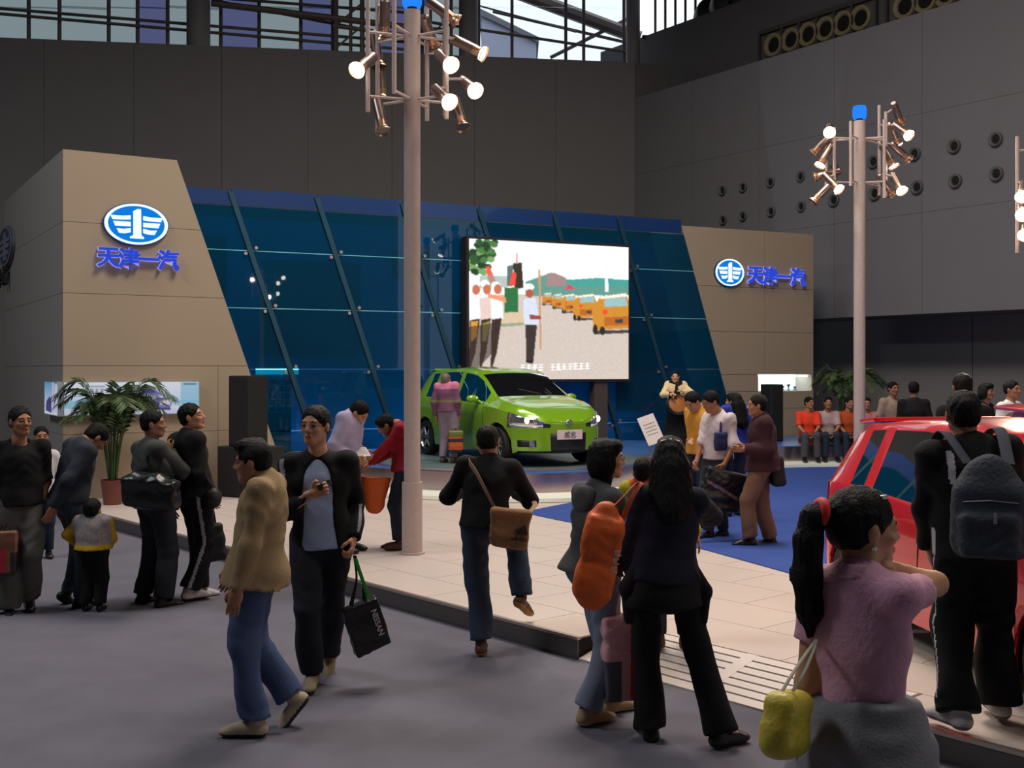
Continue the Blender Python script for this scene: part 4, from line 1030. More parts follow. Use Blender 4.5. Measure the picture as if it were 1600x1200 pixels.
        # head
        e = lambda c, r, k=.02: EL(hp(*c), npv(r) * hk, R, k)
        c_ = lambda a, b, ra, rb, k=.02: CN(hp(*a), hp(*b), ra * hk, rb * hk, k)
        jw = .92 if f else 1.0
        pr = [e((0, -.012, .03), (.073, .092, .084)), e((0, .022, -.028), (.060 * jw, .068, .082), .03), e((0, .064, -.088), (.024, .022, .02), .03),
              c_((-.048 * jw, 0, -.055), (-.018, .062, -.09), .020, .018, .02), c_((.048 * jw, 0, -.055), (.018, .062, -.09), .020, .018, .02),
              c_((-.036, .070, .024), (.036, .070, .024), .013, .013, .02), e((-.036, .064, -.022), (.022, .02, .016), .02), e((.036, .064, -.022), (.022, .02, .016), .02)]
        subs = [e((-.031, .098, .005), (.019, .015, .011), .010), e((.031, .098, .005), (.019, .015, .011), .010)]
        pr2 = [c_((0, .082, .014), (0, .103, -.020), .008, .0125, .01), e((-.012, .094, -.026), (.009, .010, .007), .006), e((.012, .094, -.026), (.009, .010, .007), .006),
               e((0, .089, -.053), (.023, .010, .006), .008), e((0, .087, -.063), (.020, .010, .006), .006),
               e((-.031, .077, .005), (.015, .012, .010), .004), e((.031, .077, .005), (.015, .012, .010), .004),
               e((-.077, -.006, -.006), (.009, .019, .031), .008), e((.077, -.006, -.006), (.009, .019, .031), .008),
               CN(hp(0, -.022, -.05), self.nk + self.T @ npv((0, .010, .0)) * s, .050 * hk * (.88 if f else 1), .052 * s * (.86 if f else 1), .03), CN(self.nk + T @ npv((0, .010, .0)) * s, self.tp(0, .0, .40), .050 * s, .055 * s, .03)]
        # sockets are cut before nose, lips, eyeballs are added: two passes in one field
        parts.append(sdf_two(pr, subs, pr2, .0062 * max(1, q) * (hk / self.s if hk > self.s else 1)))
        Rt = R.T
        def loc(Cn): return (Cn - self.hc) @ R / hk
        near = lambda p: (np.abs(p) < .16).all(-1)
        def eyes(Cn): p = loc(Cn); return near(p) & (p[:, 1] > .06) & ((((np.abs(p[:, 0]) - .031) / .0135) ** 2 + ((p[:, 2] - .004) / .0058) ** 2) < 1)
        def lips(Cn): p = loc(Cn); return near(p) & (p[:, 1] > .07) & (((p[:, 0] / .022) ** 2 + ((p[:, 2] + .058) / .010) ** 2) < 1)
        def brow(Cn): p = loc(Cn); ax_ = np.abs(p[:, 0]); return near(p) & (p[:, 1] > .06) & (ax_ > .013) & (ax_ < .050) & (np.abs(p[:, 2] - (.027 - .10 * np.abs(ax_ - .03))) < .0042)
        for side, mode in (('L', handL), ('R', handR)):
            if mode is None: continue
            parts.append(self.hand(side, mode))
        o = soft('body', parts, skin_mats(self.tone), self.root, [(1, eyes), (2, lips), (3, brow)])
        return o
    def hand(self, side, mode):
        s = self.s; el, wr = (self.elL, self.wrL) if side == 'L' else (self.elR, self.wrR); sg = -1 if side == 'L' else 1
        a = unit(wr - el)
        if mode == 'down': a = unit(a + npv((0, 0, -1.2)))
        if isinstance(mode, tuple): a = unit(npv(mode[1])); mode_ = mode[0]
        else: mode_ = mode
        fwd = npv((0, 1, 0)) if mode_ not in ('hold', 'chin') else npv((0, 0, 1))
        t = fwd - a * (fwd @ a); t = unit(t) if np.linalg.norm(t) > .1 else unit(np.cross(a, npv((1, 0, 0))))
        nrm = np.cross(a, t) * sg                          # towards the palm
        inw = npv((-sg, 0, 0))
        if nrm @ inw < 0 and mode_ in ('relaxed', 'down', 'grip'): nrm = -nrm
        curl = {'relaxed': .35, 'down': .35, 'grip': 1.35, 'hold': 1.0, 'chin': .6}[mode_]
        o = wr; L = lambda x, y, z: o + (a * x + t * y + nrm * z) * s
        Rm = np.stack([t, a, nrm], 1)
        pr = [CN(o - a * .03 * s, L(.02, 0, 0), .026 * s, .026 * s, .02), EL(L(.052, .002, 0), npv((.040, .052, .016)) * s, Rm, .015)]
        for y, ln, r in ((.030, .068, .0088), (.010, .078, .0092), (-.010, .072, .0088), (-.029, .056, .0078)):
            p0 = npv((.088, y, 0)); p = p0; an = curl * .45; pts = [p0]
            for seg, w in ((.45, 1), (.32, 1), (.23, 1)):
                d = npv((math.cos(an), 0, math.sin(an))); p = p + d * ln * seg; pts.append(p); an += curl * .75
            for i in range(3): pr.append(CN(L(*pts[i]), L(*pts[i + 1]), r * s * (1 - .08 * i), r * s * (.92 - .08 * i), .004))
        th = [npv((.022, .030, .004)), npv((.050, .052, .014)), npv((.074, .056, .024 + .012 * curl)), npv((.090, .050, .030 + .018 * curl))]
        for i in range(3): pr.append(CN(L(*th[i]), L(*th[i + 1]), (.0125 - .0015 * i) * s, (.011 - .0015 * i) * s, .006))
        return sdf(pr, max(.0055, .0055 * self.q))
    # ---- hair
    def hair(self, style='short', mat=None):
        hp, hk, R = self.hp, self.hk, self.R; e = lambda c, r, k=.02: EL(hp(*c), npv(r) * hk, R, k); c_ = lambda a, b, ra, rb, k=.02: CN(hp(*a), hp(*b), ra * hk, rb * hk, k)
        pr = [e((0, -.016, .038), (.083, .100, .088)), e((0, -.045, -.012), (.074, .062, .06))]
        subs = [e((0, .100, -.045), (.078, .075, .085), .012), e((0, .105, .02), (.062, .05, .055), .012), e((-.085, .03, -.055), (.03, .05, .05), .01), e((.085, .03, -.055), (.03, .05, .05), .01), e((0, -.02, -.13), (.1, .14, .075), .015)]
        if style == 'spiky': pr += [e((0, .03, .105), (.055, .05, .03)), e((-.03, .05, .095), (.03, .04, .025)), e((.03, -.02, .11), (.03, .05, .025))]
        if style == 'fringe': pr += [e((0, .055, .075), (.070, .04, .04)), e((-.05, .045, .045), (.025, .035, .05)), e((.05, .045, .045), (.025, .035, .05))]; subs = subs[:1] + subs[2:]
        if style == 'bob':
            pr += [e((0, -.055, -.03), (.088, .062, .10)), e((-.066, -.01, -.03), (.024, .05, .08)), e((.066, -.01, -.03), (.024, .05, .08)), e((0, .05, .08), (.07, .045, .04))]; subs = [e((0, .112, -.045), (.07, .075, .088), .012), e((0, -.02, -.20), (.12, .16, .085), .015)]
        if style == 'long':
            pr += [e((0, -.05, -.02), (.095, .07, .12)), c_((0, -.075, -.05), (0, -.11, -.27), .085, .095, .04), c_((-.055, -.06, -.05), (-.075, -.085, -.26), .05, .055, .04), c_((.055, -.06, -.05), (.075, -.085, -.26), .05, .055, .04), e((0, .045, .08), (.07, .045, .04))]; subs = [e((0, .115, -.045), (.07, .075, .09), .012)]
        if style == 'pony':
            pr += [c_((0, -.10, .035), (0, -.135, .03), .030, .036, .02)]
        fs = 95.0
        def strands(P_):
            p = (P_ - self.hc) @ R / hk; an = np.arctan2(p[:, 0], p[:, 1] + .3 * p[:, 2]); return .0016 * hk * (np.sin(an * fs * .35) + np.sin(p[:, 0] * 210 + 3 * np.sin(p[:, 2] * 60)) + np.sin(p[:, 1] * 160 + p[:, 2] * 40))
        o = soft('hair', [sdf(pr, .0075 * max(1, self.q), subs, strands)], mat or M_hair, self.root)
        return o
    # ---- clothes
    def top(self, mat, name='shirt', sleeve=1.0, hem=-.10, th=.018, flare=1.0, waist=1.0, open_front=None, zones=None, mats=None, fold=.004, collar=0.0, cuff=1.0, seed=1, bust=0.0, arms='LR', neckhole=.0):
        s, T, tp = self.s, self.T, self.tp; b = self.build; f = self.fem; q = self.q
        t = th
        pr = [EL(tp(0, .0, .285), npv(((.135 if f else .150), (.098 if f else .108), .16)) * s * npv((b, b, 1)) + t, T, .06), CN(self.shL + T[:, 0] * .02 * s, self.shR - T[:, 0] * .02 * s, .040 * s + t * .7, k=.05), CN(tp(0, -.01, .37), tp(0, -.010, .476), .080 * s, .058 * s + t * .3, .05, T[:, 1], .85)]
        for sh in (self.shL, self.shR): pr += [CN(tp(0, -.014, .455), sh + T[:, 2] * .006 * s, .032 * s + t * .4, .034 * s + t * .55, .04)]
        wr_ = (.118 if f else .135) * s * b * waist + t; hr_ = (.156 if f else .154) * s * b * flare + t; ch = (.138 if f else .15) * s * b + t
        pr += [CN(tp(0, 0, .30), tp(0, .002, .10), ch, wr_, .04, T[:, 1], .70, False, hem > .05)]
        if hem <= .10: pr += [CN(tp(0, .002, .10), tp(0, .0, hem), wr_, hr_ + .012, .04, T[:, 1], .86, False, True)]
        if bust: pr += [EL(tp(-.055, .075, .30), npv((.055, .05, .055)) * s * bust, T, .03), EL(tp(.055, .075, .30), npv((.055, .05, .055)) * s * bust, T, .03)]
        for side, sh, el, wr in (('L', self.shL, self.elL, self.wrL), ('R', self.shR, self.elR, self.wrR)):
            if side not in arms: continue
            r0, r1, r2 = .044 * s * (.9 if f else 1) + t * .75, .040 * s * (.9 if f else 1) + t * .75, .030 * s + t * cuff * .8
            l1 = np.linalg.norm(el - sh); l2 = np.linalg.norm(wr - el); Ls = sleeve * (l1 + l2)
            if Ls < l1: pr += [CN(sh, sh + (el - sh) * Ls / l1, r0, r0 * .98, .04, cb=True)]
            else: pr += [CN(sh, el, r0, r1, .04), CN(el, el + (wr - el) * min((Ls - l1) / l2, .99), r1, r2, .02, cb=True)]
        subs = []
        if open_front: 
            w0, w1 = open_front; subs += [CN(tp(0, .17, .50), tp(0, .19, hem - .05), (w0 + .06) * s, (w1 + .06) * s, .01), CN(tp(0, .10, .52), tp(0, .17, .36), .05 * s, .07 * s, .01)]
        if neckhole: subs += [EL(tp(0, .03, .50), npv((neckhole, neckhole * .9, .045)) * s, T, .01)]
        o = soft(name, [sdf(pr, .0115 * max(1, q * .9), subs, folds(fold, 26, seed))], mats or mat, self.root, zones)
        if collar:
            cpr = [CN(tp(0, -.012, .455), tp(0, .0, .455 + collar), .070 * s + .006, .060 * s + .008, .01, ca=True, cb=True)]
            csub = [CN(tp(0, -.012, .44), tp(0, .0, .50 + collar), .056 * s, .052 * s, .004)]
            if open_front: csub += [EL(tp(0, .09, .48), npv((.045, .07, .09)) * s, T, .005)]
            soft('collar', [sdf(cpr, .008 * max(1, q), csub)], (mats or [mat])[0] if not isinstance(mat, bpy.types.Material) else mat, self.root)
        return o
    def trousers(self, mat, th=.018, flare=0.0, name='trousers', zones=None, mats=None, length=.96, fold=.005, seed=3, waist=.02):
        s, T, tp, q = self.s, self.T, self.tp, self.q; f = self.fem; b = self.build
        pr = [EL(self.pel + npv((0, -.005, -.01)) * s, npv(((.140 if f else .134) * b, .100 * b, .13)) * s + th * .7, T, .05)]
        for hi, kn, an in ((self.hipL, self.knL, self.anL), (self.hipR, self.knR, self.anR)):
            d = an - kn; end = kn + d * length
            pr += [CN(hi, kn, .078 * s * b + th, .054 * s + th, .045), CN(kn, end, .053 * s + th, .040 * s + th + flare, .03, cb=True)]
        return soft(name, [sdf(pr, .0125 * max(1, q * .9), (), folds(fold, 22, seed))], mats or mat, self.root, zones)
    def skirt(self, mat, length, flare, name='skirt', top=.10, th=.02, fold=.006, seed=4, w0=None, mats=None, zones=None):
        s, T, tp = self.s, self.T, self.tp
        a = tp(0, 0, top); m_ = self.pel + npv((0, 0, -.05 * s)); e = self.pel + npv((0, 0, -length))
        r0 = w0 or (.118 * s + th)
        pr = [CN(a, m_, r0, .16 * s + th, .03, T[:, 1], .78, True, False), CN(m_, e, .16 * s + th, .16 * s + flare, .03, T[:, 1], .85, False, True)]
        return soft(name, [sdf(pr, .013 * max(1, self.q * .9), (), folds(fold, 24, seed))], mats or mat, self.root, zones)
    def shoes(self, mat, sole=None, toeL=None, toeR=None, size=1.0, pitchL=0.0, pitchR=0.0):
        s = self.s * size
        for an, kn, toe, pt in ((self.anL, self.knL, toeL, pitchL), (self.anR, self.knR, toeR, pitchR)):
            y = 0.0 if toe is None else toe
            Rm = rotz(y) @ rotx(-pt); P = lambda x, yy, z: an + Rm @ (npv((x, yy, z)) * s)
            pr = [CN(P(0, -.035, -.045), P(0, .13, -.055), .040 * s, .036 * s, .02, Rm[:, 2], .9), EL(P(0, .155, -.058), npv((.040, .045, .024)) * s, Rm, .02), CN(P(0, -.02, -.05), P(0, -.012, .02), .042 * s, .042 * s, .02, cb=True), EL(P(0, .06, -.035), npv((.036, .08, .032)) * s, Rm, .02)]
            cut = [BX(P(0, .05, -.135), npv((.2, .4, .052)) * s, Rm, .002, .002)]
            z0 = Rm[:, 2]; o_ = P(0, 0, -.062)
            soft('shoe', [sdf(pr, .0085 * max(1, self.q), cut)], [mat, sole or mat], self.root, [(1, lambda Cn, z0=z0, o_=o_: ((Cn - o_) @ z0) < 0)])
def sdf_two(pr, subs, pr2, vox):
    """prims, cut by subs, then more prims smoothly added"""
    allp = pr + pr2
    lo = np.min([pbox(p)[0] for p in allp], 0) - 3 * vox; hi = np.max([pbox(p)[1] for p in allp], 0) + 3 * vox
    n = np.ceil((hi - lo) / vox).astype(int) + 1; ax = [lo[i] + vox * np.arange(n[i]) for i in range(3)]; D = np.full(n, .5)
    for grp, sub in ((pr, False), (subs, True), (pr2, False)):
        for p in grp:
            k = pk(p); a, b = pbox(p); pad = k + 3 * vox
            i0 = np.clip(np.floor((a - pad - lo) / vox).astype(int), 0, n); i1 = np.clip(np.ceil((b + pad - lo) / vox).astype(int) + 1, 0, n); sl = tuple(slice(i0[i], i1[i]) for i in range(3))
            G = np.stack(np.meshgrid(ax[0][sl[0]], ax[1][sl[1]], ax[2][sl[2]], indexing='ij'), -1)
            if G.size == 0: continue
            d = ev(p, G); A = D[sl]
            if sub: d = -d; h = np.clip(.5 + .5 * (d - A) / k, 0, 1); D[sl] = A * (1 - h) + d * h + k * h * (1 - h)
            else: h = np.clip(.5 + .5 * (A - d) / k, 0, 1); D[sl] = A * (1 - h) + d * h - k * h * (1 - h)
    return surfnet(D, lo, vox)
def stripe(a, b, n, w, t0=0.0, t1=1.0):
    """faces on the n side of segment a-b within half-width w"""
    a, b, n = npv(a), npv(b), unit(n); u = b - a; L = np.linalg.norm(u); u = u / L; n = unit(n - u * (n @ u)); sd = np.cross(u, n)
    def fn(Cn):
        q = Cn - a; t = (q @ u) / L; return (t > t0) & (t < t1) & (np.abs(q @ sd) < w) & (q @ n > 0) & (np.linalg.norm(q - np.outer(q @ u, u), axis=-1) < .16)
    return fn
# ------------------------------------------------------------------ the visitors
K_black = cloth('black', (20, 20, 22)); K_blk2 = cloth('soft black', (26, 25, 26)); K_jean = cloth('dark jeans', (42, 50, 66)); K_navy = cloth('navy', (28, 30, 46)); K_white = cloth('white', (214, 210, 212))
S_black = pm('black shoe leather', (22, 19, 19), .4); S_beige = pm('beige shoe', (176, 158, 132), .7); S_sole = pm('dark sole', (40, 36, 34), .8); S_white = pm('white sneaker', (186, 178, 176), .6); S_brown = pm('brown shoe', (92, 58, 42), .6); S_ysole = pm('tan gum sole', (190, 140, 66), .7)
def ground(px, py, z=0.0): return gp(px, py, z)

# tan jacket, striding to the left
p = Person('person in a tan jacket and blue jeans striding left in profile', ground(398, 1143), (-1, .0), 1.64, dict(pel=(403, 935, 0), neck=(414, 757, 0), head=(395, 722, 0), fl=('l', -.09, -.02, .085), fr=(456, 1092, .09), hl=(366, 950, -.24), hr=(352, 925, .22), el=(-.6, -1, -.1), er=(.4, -1, -.1)), tone='b', pitch=-.1)
p.body(); p.hair('spiky'); p.top(cloth('tan corduroy', (150, 126, 92)), 'jacket', th=.028, hem=-.16, flare=1.26, collar=.05, fold=.006, cuff=.8); p.trousers(cloth('blue jeans', (70, 84, 118)), th=.03, fold=.008, flare=.012); p.shoes(S_beige, S_sole, pitchR=.9)
# light-blue tee under an open dark jacket, walking to the camera
p7 = p = Person('person in an open dark track jacket over a pale blue T-shirt, holding a phone', ground(490, 1072), (.06, -1), 1.76, dict(pel=(502, 862, 0), neck=(497, 706, 0), fl=(514, 1022, .33), fr=(488, 1050, -.02), hr=(486, 772, -.24), hl=(551, 842, -.03), er=(.7, -.5, -.8), el=(-.15, -1, 0)), face=(-.30, -1), tone='a')
p.body(handR=('hold', (-.75, .3, .30)), handL='grip'); p.hair('short')
p.top(cloth('pale blue cotton', (150, 166, 198)), 't_shirt', sleeve=.3, th=.014, hem=-.10, neckhole=.07)
J7 = [K_black, cloth('grey stripe', (150, 148, 156))]
p.top(None, 'track_jacket', mats=J7, th=.027, hem=-.10, open_front=(.035, .065), collar=.03, zones=[(1, stripe(p.shR + npv((0, 0, .02)), p.elR, (.55, .8, 0), .018, .0, .95)), (1, stripe(p.elL, p.wrL, (-.5, .8, 0), .012, .1, .9))], fold=.006)
p.trousers(cloth('charcoal jeans', (34, 36, 44)), th=.024, fold=.006, flare=.01); p.shoes(pm('tan sneaker', (140, 124, 96), .7), S_sole, pitchL=.75)
gl = MB()
for sx in (-1, 1): gl.tube([p.hp(sx * (.013 + .019 + .019 * math.cos(a)), .103, .004 + .014 * math.sin(a)) for a in np.linspace(0, 6.283, 13)], .0016, 5)
gl.tube([p.hp(-.012, .106, .006), p.hp(.012, .106, .006)], .0015, 5)
for sx in (-1, 1): gl.tube([p.hp(sx * .051, .100, .008), p.hp(sx * .076, .0, .006)], .0015, 5)
gl.build('glasses', pm('spectacle frame', (30, 26, 28), .3, .5), p.root)
# black sweater, stepping up on the platform, seen from behind
p10 = p = Person('person in a black sweater and jeans stepping onto the platform, seen from behind', ground(752, 1024), (.04, 1), 1.60, dict(pel=(757, 872, .05), neck=(765, 728, .10), head=(762, 690, .13), fl=(752, 1004, .0), fr=(816, 934, .26), hl=(728, 765, .36), hr=(806, 770, .36), el=(-.7, -.1, -1), er=(.7, -.1, -1), kr=(.2, 1, .3)), tone='b', pitch=-.15)
p.body(); p.hair('short'); p.top(K_black, 'sweater', th=.026, hem=-.06, fold=.005, collar=.03); p.trousers(cloth('faded dark jeans', (52, 62, 80)), th=.026, fold=.007, flare=.014); p.shoes(S_brown, S_ysole, pitchR=.55, toeR=-.5)
# grey hooded jacket, standing in profile
p11 = p = Person('person with short black hair in a grey hooded jacket and faded jeans, facing right', ground(935, 1128), (.86, .5), 1.58, dict(pel=(925, 908, 0), neck=(938, 758, .0), fl=(955, 1092, .16), fr=(918, 1110, -.06), hr=(968, 858, .0), hl=(972, 846, .22), er=(.6, -1, 0), el=(-.6, -1, 0)), face=(1, .12), female=True, tone='c')
p.body(); p.hair('bob'); p.top(cloth('grey fleece', (76, 78, 78)), 'hooded_jacket', th=.034, hem=-.05, flare=1.08, fold=.007, arms='LR', cuff=.7)
soft('hood', [sdf([EL(p.tp(0, -.115, .40), npv((.095, .035, .085)) * p.s, p.T, .04), EL(p.tp(0, -.055, .462), npv((.085, .065, .026)) * p.s, p.T, .04)], .009)], cloth('grey fleece', (76, 78, 78)), p.root)
soft('turtleneck', [sdf([CN(p.tp(0, -.005, .44), p.hp(0, -.015, -.085), .062 * p.s, .056 * p.s, .01, cb=True)], .008)], K_black, p.root)
cd = MB(); q0 = p.tp(.12, -.10, -.05); cd.tube([q0, q0 + npv((0, -.005, -.07)), q0 + npv((.004, -.008, -.15))], .004, 6); cd.build('drawcord', K_black, p.root)
p.trousers(cloth('pale worn jeans', (122, 132, 150)), th=.024, fold=.007, flare=.02); p.shoes(pm('tan canvas shoe', (170, 146, 106), .8), pm('cream sole', (196, 182, 150), .8))
gm = MB()
for sx in (-1, 1): gm.tube([p.hp(sx * (.032 + .018 * math.cos(a)), .098, .004 + .013 * math.sin(a)) for a in np.linspace(0, 6.283, 13)], .0016, 5); gm.tube([p.hp(sx * .05, .098, .008), p.hp(sx * .075, .0, .006)], .0015, 5)
gm.tube([p.hp(-.013, .102, .006), p.hp(.013, .102, .006)], .0015, 5); gm.build('glasses', pm('spectacle frame', (30, 26, 28), .3, .5), p.root)
# long-haired, all in black, seen from behind
p12 = p = Person('long-haired person all in black with a jacket tied round the hips, seen from behind', ground(1070, 1160), (-.05, 1), 1.62, dict(pel=(1038, 925, 0), neck=(1045, 770, 0), fl=(1016, 1134, .05), fr=(1126, 1142, -.08), EL=(988, 835, .02), hl=(980, 880, .2), ER=(1114, 810, .24), hr=(1078, 800, .42)), female=True, tone='b', build=1.05, face=(.12, 1))
p.body(); p.hair('long')
p.top(None, 'sweater', mats=[K_navy, cloth('pink cuff', (220, 40, 110))], th=.026, hem=-.05, waist=1.08, zones=[(1, stripe(p.elR, p.wrR, (0, 0, 1), .2, .86, 1.0)), (1, lambda Cn, p=p: (np.linalg.norm(Cn - p.wrR, axis=-1) < .075))], fold=.005)
p.trousers(K_black, th=.016, flare=.035, fold=.005, length=1.02)
p.skirt(K_blk2, .17, .06, 'tied_jacket', top=.08, th=.030, fold=.010)
soft('jacket_sleeve', [sdf([CN(p.pel + npv((.13, -.02, .02)), p.pel + npv((.205, -.03, -.10)), .045, .042, .02), CN(p.pel + npv((.205, -.03, -.10)), p.pel + npv((.195, -.03, -.25)), .036, .028, .02)], .012)], K_blk2, p.root)
soft('jacket_sleeve', [sdf([CN(p.pel + npv((-.14, -.02, .02)), p.pel + npv((-.20, -.03, -.08)), .045, .045, .02), CN(p.pel + npv((-.20, -.03, -.08)), p.pel + npv((-.19, -.03, -.24)), .035, .03, .02)], .012)], K_blk2, p.root)
p.shoes(S_black, S_sole, toeR=-1.1, toeL=.1)
hb = MB(); hb.tube([p.hp(x, -.07 + .3 * x * x * 10 * 0, .105 - .2 * abs(x)) for x in np.linspace(-.05, .05, 9)], .007, 6); hb.build('hair_band', pm('pale hair band', (200, 170, 170), .5), p.root)
# pink blouse, nearest figure
fo = Vector(((1322 - 800) * 3.12 / F, 3.12, 0))
p18 = p = Person('person with a ponytail in a pink short-sleeved blouse and grey skirt, hand at the mouth', fo, (.70, .71), 1.64, dict(pel=(1346, 1158, .0), neck=(1342, 884, 0), head=(1349, 826, .03), ER=(1462, 912, .12), hr=(1392, 888, .02), EL=(1264, 1040, .05), hl=(1398, 1020, .28)), face=(1, .16), female=True, tone='a', q=.8, pitch=-.05, build=.88)
p.body(handR=('chin', (-.75, .45, .45)), bare_arm=True); p.hair('pony')
K_pink = cloth('pink blouse', (208, 156, 178), fold=0) if False else cloth('pink blouse', (206, 154, 176), bscale=60)
p.top(K_pink, 'blouse', sleeve=.30, th=.016, hem=.07, waist=1.0, bust=1.0, collar=.045, fold=.004)
p.skirt(cloth('grey cotton', (128, 128, 134)), .52, .17, 'skirt', top=.12, th=.042, fold=.008)
bk = MB(); bk.box(p.tp(-.05, -.135, -.06), (.16, .02, .10), Matrix(p.T.tolist()), .006); bk.build('pocket_flap', cloth('grey cotton', (128, 128, 134)), p.root)
tail = [p.hp(*c) for c in ((0, -.12, .045), (0, -.155, .03), (0, -.168, -.04), (.0, -.168, -.14), (.0, -.155, -.24), (0, -.15, -.31))]
soft('ponytail', [sdf([CN(tail[i], tail[i + 1], r0 * p.hk, r1 * p.hk, .02) for i, (r0, r1) in enumerate(((.028, .034), (.034, .040), (.040, .041), (.041, .036), (.036, .012)))], .008, (), lambda P_: .0022 * (np.sin(P_[:, 0] * 330) + np.sin(P_[:, 1] * 290 + P_[:, 0] * 90)))], M_hair, p.root)
ht = MB(); c0, c1 = Vector(p.hp(0, -.112, .04)), Vector(p.hp(0, -.128, .042)); ht.lathe([(.030, -.016), (.042, -.008), (.044, .004), (.036, .014), (.028, .016)], 16, (c1 - c0).to_track_quat('Z', 'Y').to_matrix()); ht.build('hair_tie', pm('red hair tie', (220, 40, 40), .6), p.root, smooth=True, loc=c1 + (c1 - c0) * .4)
er = MB(); er.lathe([(.0, -.010), (.007, -.006), (.008, .003), (.0, .009)], 10); er.build('earring', pm('silver earring', (220, 220, 226), .2, .9), p.root, loc=Vector(p.hp(.078, -.004, -.046)))
hcl = MB(); hcl.box((0, 0, 0), (.012, .03, .012), None, .003); hcl.build('hair_clip', pm('silver clip', (190, 186, 180), .3, .8), p.root, loc=Vector(p.hp(.045, .035, .098)))
# black tracksuit with backpack, from behind, beside the red car
p19 = p = Person('person in a black tracksuit with white stripes wearing a backpack, by the red car', ground(1522, 1138, PZ), (.12, 1), 1.70, dict(pel=(1522, 882, 0), neck=(1512, 694, .0), head=(1504, 648, .03), fl=(1497, 1108, -.10), fr=(1562, 1092, .10), hl=(1452, 862, .24), hr=(1580, 850, .30), el=(-1, -.6, -.2), er=(1, -.4, -.2)), tone='b', build=1.12)
p.body(); p.hair('short')
WS = cloth('white stripe', (196, 190, 196))
p.top(None, 'track_jacket', mats=[K_black, WS], th=.034, hem=-.12, collar=.04, fold=.006, zones=[(1, stripe(p.tp(-.115, -.02, .45), p.tp(-.115, -.02, .28), (0, -1, 0), .015)), (1, stripe(p.tp(-.16, 0, .04), p.tp(-.16, 0, -.14), (-1, -.5, 0), .018)), (1, stripe(p.tp(.16, 0, .04), p.tp(.16, 0, -.14), (1, -.5, 0), .016))])
p.trousers(None, mats=[K_black, WS], th=.036, fold=.009, flare=.03, length=1.03, zones=[(1, stripe(p.hipL, p.knL, (-1, -.2, 0), .006, .0, 1)), (1, stripe(p.knL, p.anL, (-1, -.2, 0), .006, 0, .9))]); p.shoes(S_white, pm('grey sole', (110, 106, 106), .8), size=1.1, toeL=.5)
# far left: black top, grey trousers
p1 = p = Person('person in a black T-shirt and grey trousers at the left edge, looking right', ground(32, 952), (.45, -.9), 1.71, dict(pel=(32, 802, 0), neck=(30, 695, 0), fl=(46, 935, .02), fr=(14, 952, -.12), hr=(2, 828, -.1), hl=(62, 798, .05), er=(.7, -.6, 0), el=(-.7, -.8, 0)), face=(.75, -.66), tone='b')
p.body(handR='grip'); p.hair('short'); p.top(K_black, 't_shirt', sleeve=.5, th=.024, hem=-.06, fold=.005, neckhole=.07); p.trousers(cloth('grey trousers', (82, 80, 78)), th=.030, fold=.008, flare=.02); p.shoes(S_black, S_sole)
# bending forward, dark sweater
p = Person('person in a slate sweater and jeans bending forward, seen from behind', ground(122, 948), (.72, .69), 1.66, dict(pel=(108, 800, 0), neck=(128, 698, .05), head=(150, 684, .13), fl=(106, 928, .12), fr=(126, 938, -.02), hr=(84, 792, -.2), hl=(128, 778, .25), er=(.8, -.8, 0), el=(-.8, -.6, 0)), face=(.8, .6), pitch=-.9, tone='b')
p.body(); p.hair('short'); p.top(cloth('slate sweater', (46, 50, 60)), 'sweater', th=.028, hem=-.05, fold=.005, collar=.02); p.trousers(cloth('blue-grey jeans', (58, 66, 80)), th=.02, fold=.006); p.shoes(S_black, S_sole, pitchL=.7)
# child
p = Person('small child in a pale vest with yellow sleeves and black trousers, seen from behind', ground(145, 955), (.1, 1), .90, dict(pel=(146, 878, 0), neck=(146, 818, 0), head=(145, 797, 0), fl=('l', -.06, 0, .05), fr=('l', .06, 0, .05), hr=(168, 852, .1), hl=(122, 850, .1), er=(1, -.6, 0), el=(-1, -.6, 0)), headk=1.5, tone='c', build=1.35, q=1.0)
KY = cloth('yellow knit', (196, 156, 40)); KV = cloth('pale vest check', (150, 142, 142), var=.5, scale=60)
p.body(); p.hair('short'); p.top(None, 'vest', mats=[KV, KY], th=.022, hem=-.03, fold=.003, flare=1.1, waist=1.1, zones=[(1, lambda Cn, p=p: Cn[:, 2] < p.pel[2] + .03), (1, lambda Cn, p=p: np.abs((Cn - p.pel) @ p.T[:, 0]) > p.sw + .035)]); p.trousers(K_black, th=.022, flare=.01, fold=.004); p.shoes(S_black, S_sole)
# grey jacket, big shoulder bag
p4 = p = Person('person in a dark grey jacket with a big black shoulder bag, hand at the face', ground(240, 946), (.75, .66), 1.64, dict(pel=(242, 800, 0), neck=(236, 702, 0), fl=(224, 930, .12), fr=(254, 936, -.04), hr=(268, 706, .12), hl=(262, 790, .25), er=(1, .2, -1), el=(-.6, -.8, 0)), face=(1, .15), tone='b', build=1.12)
p.body(handR='hold'); p.hair('short'); p.top(cloth('dark grey jacket', (66, 68, 66)), 'jacket', th=.036, hem=-.10, collar=.045, fold=.007); p.trousers(cloth('dark trousers', (40, 42, 48)), th=.032, fold=.007, flare=.012); p.shoes(S_black, S_sole)
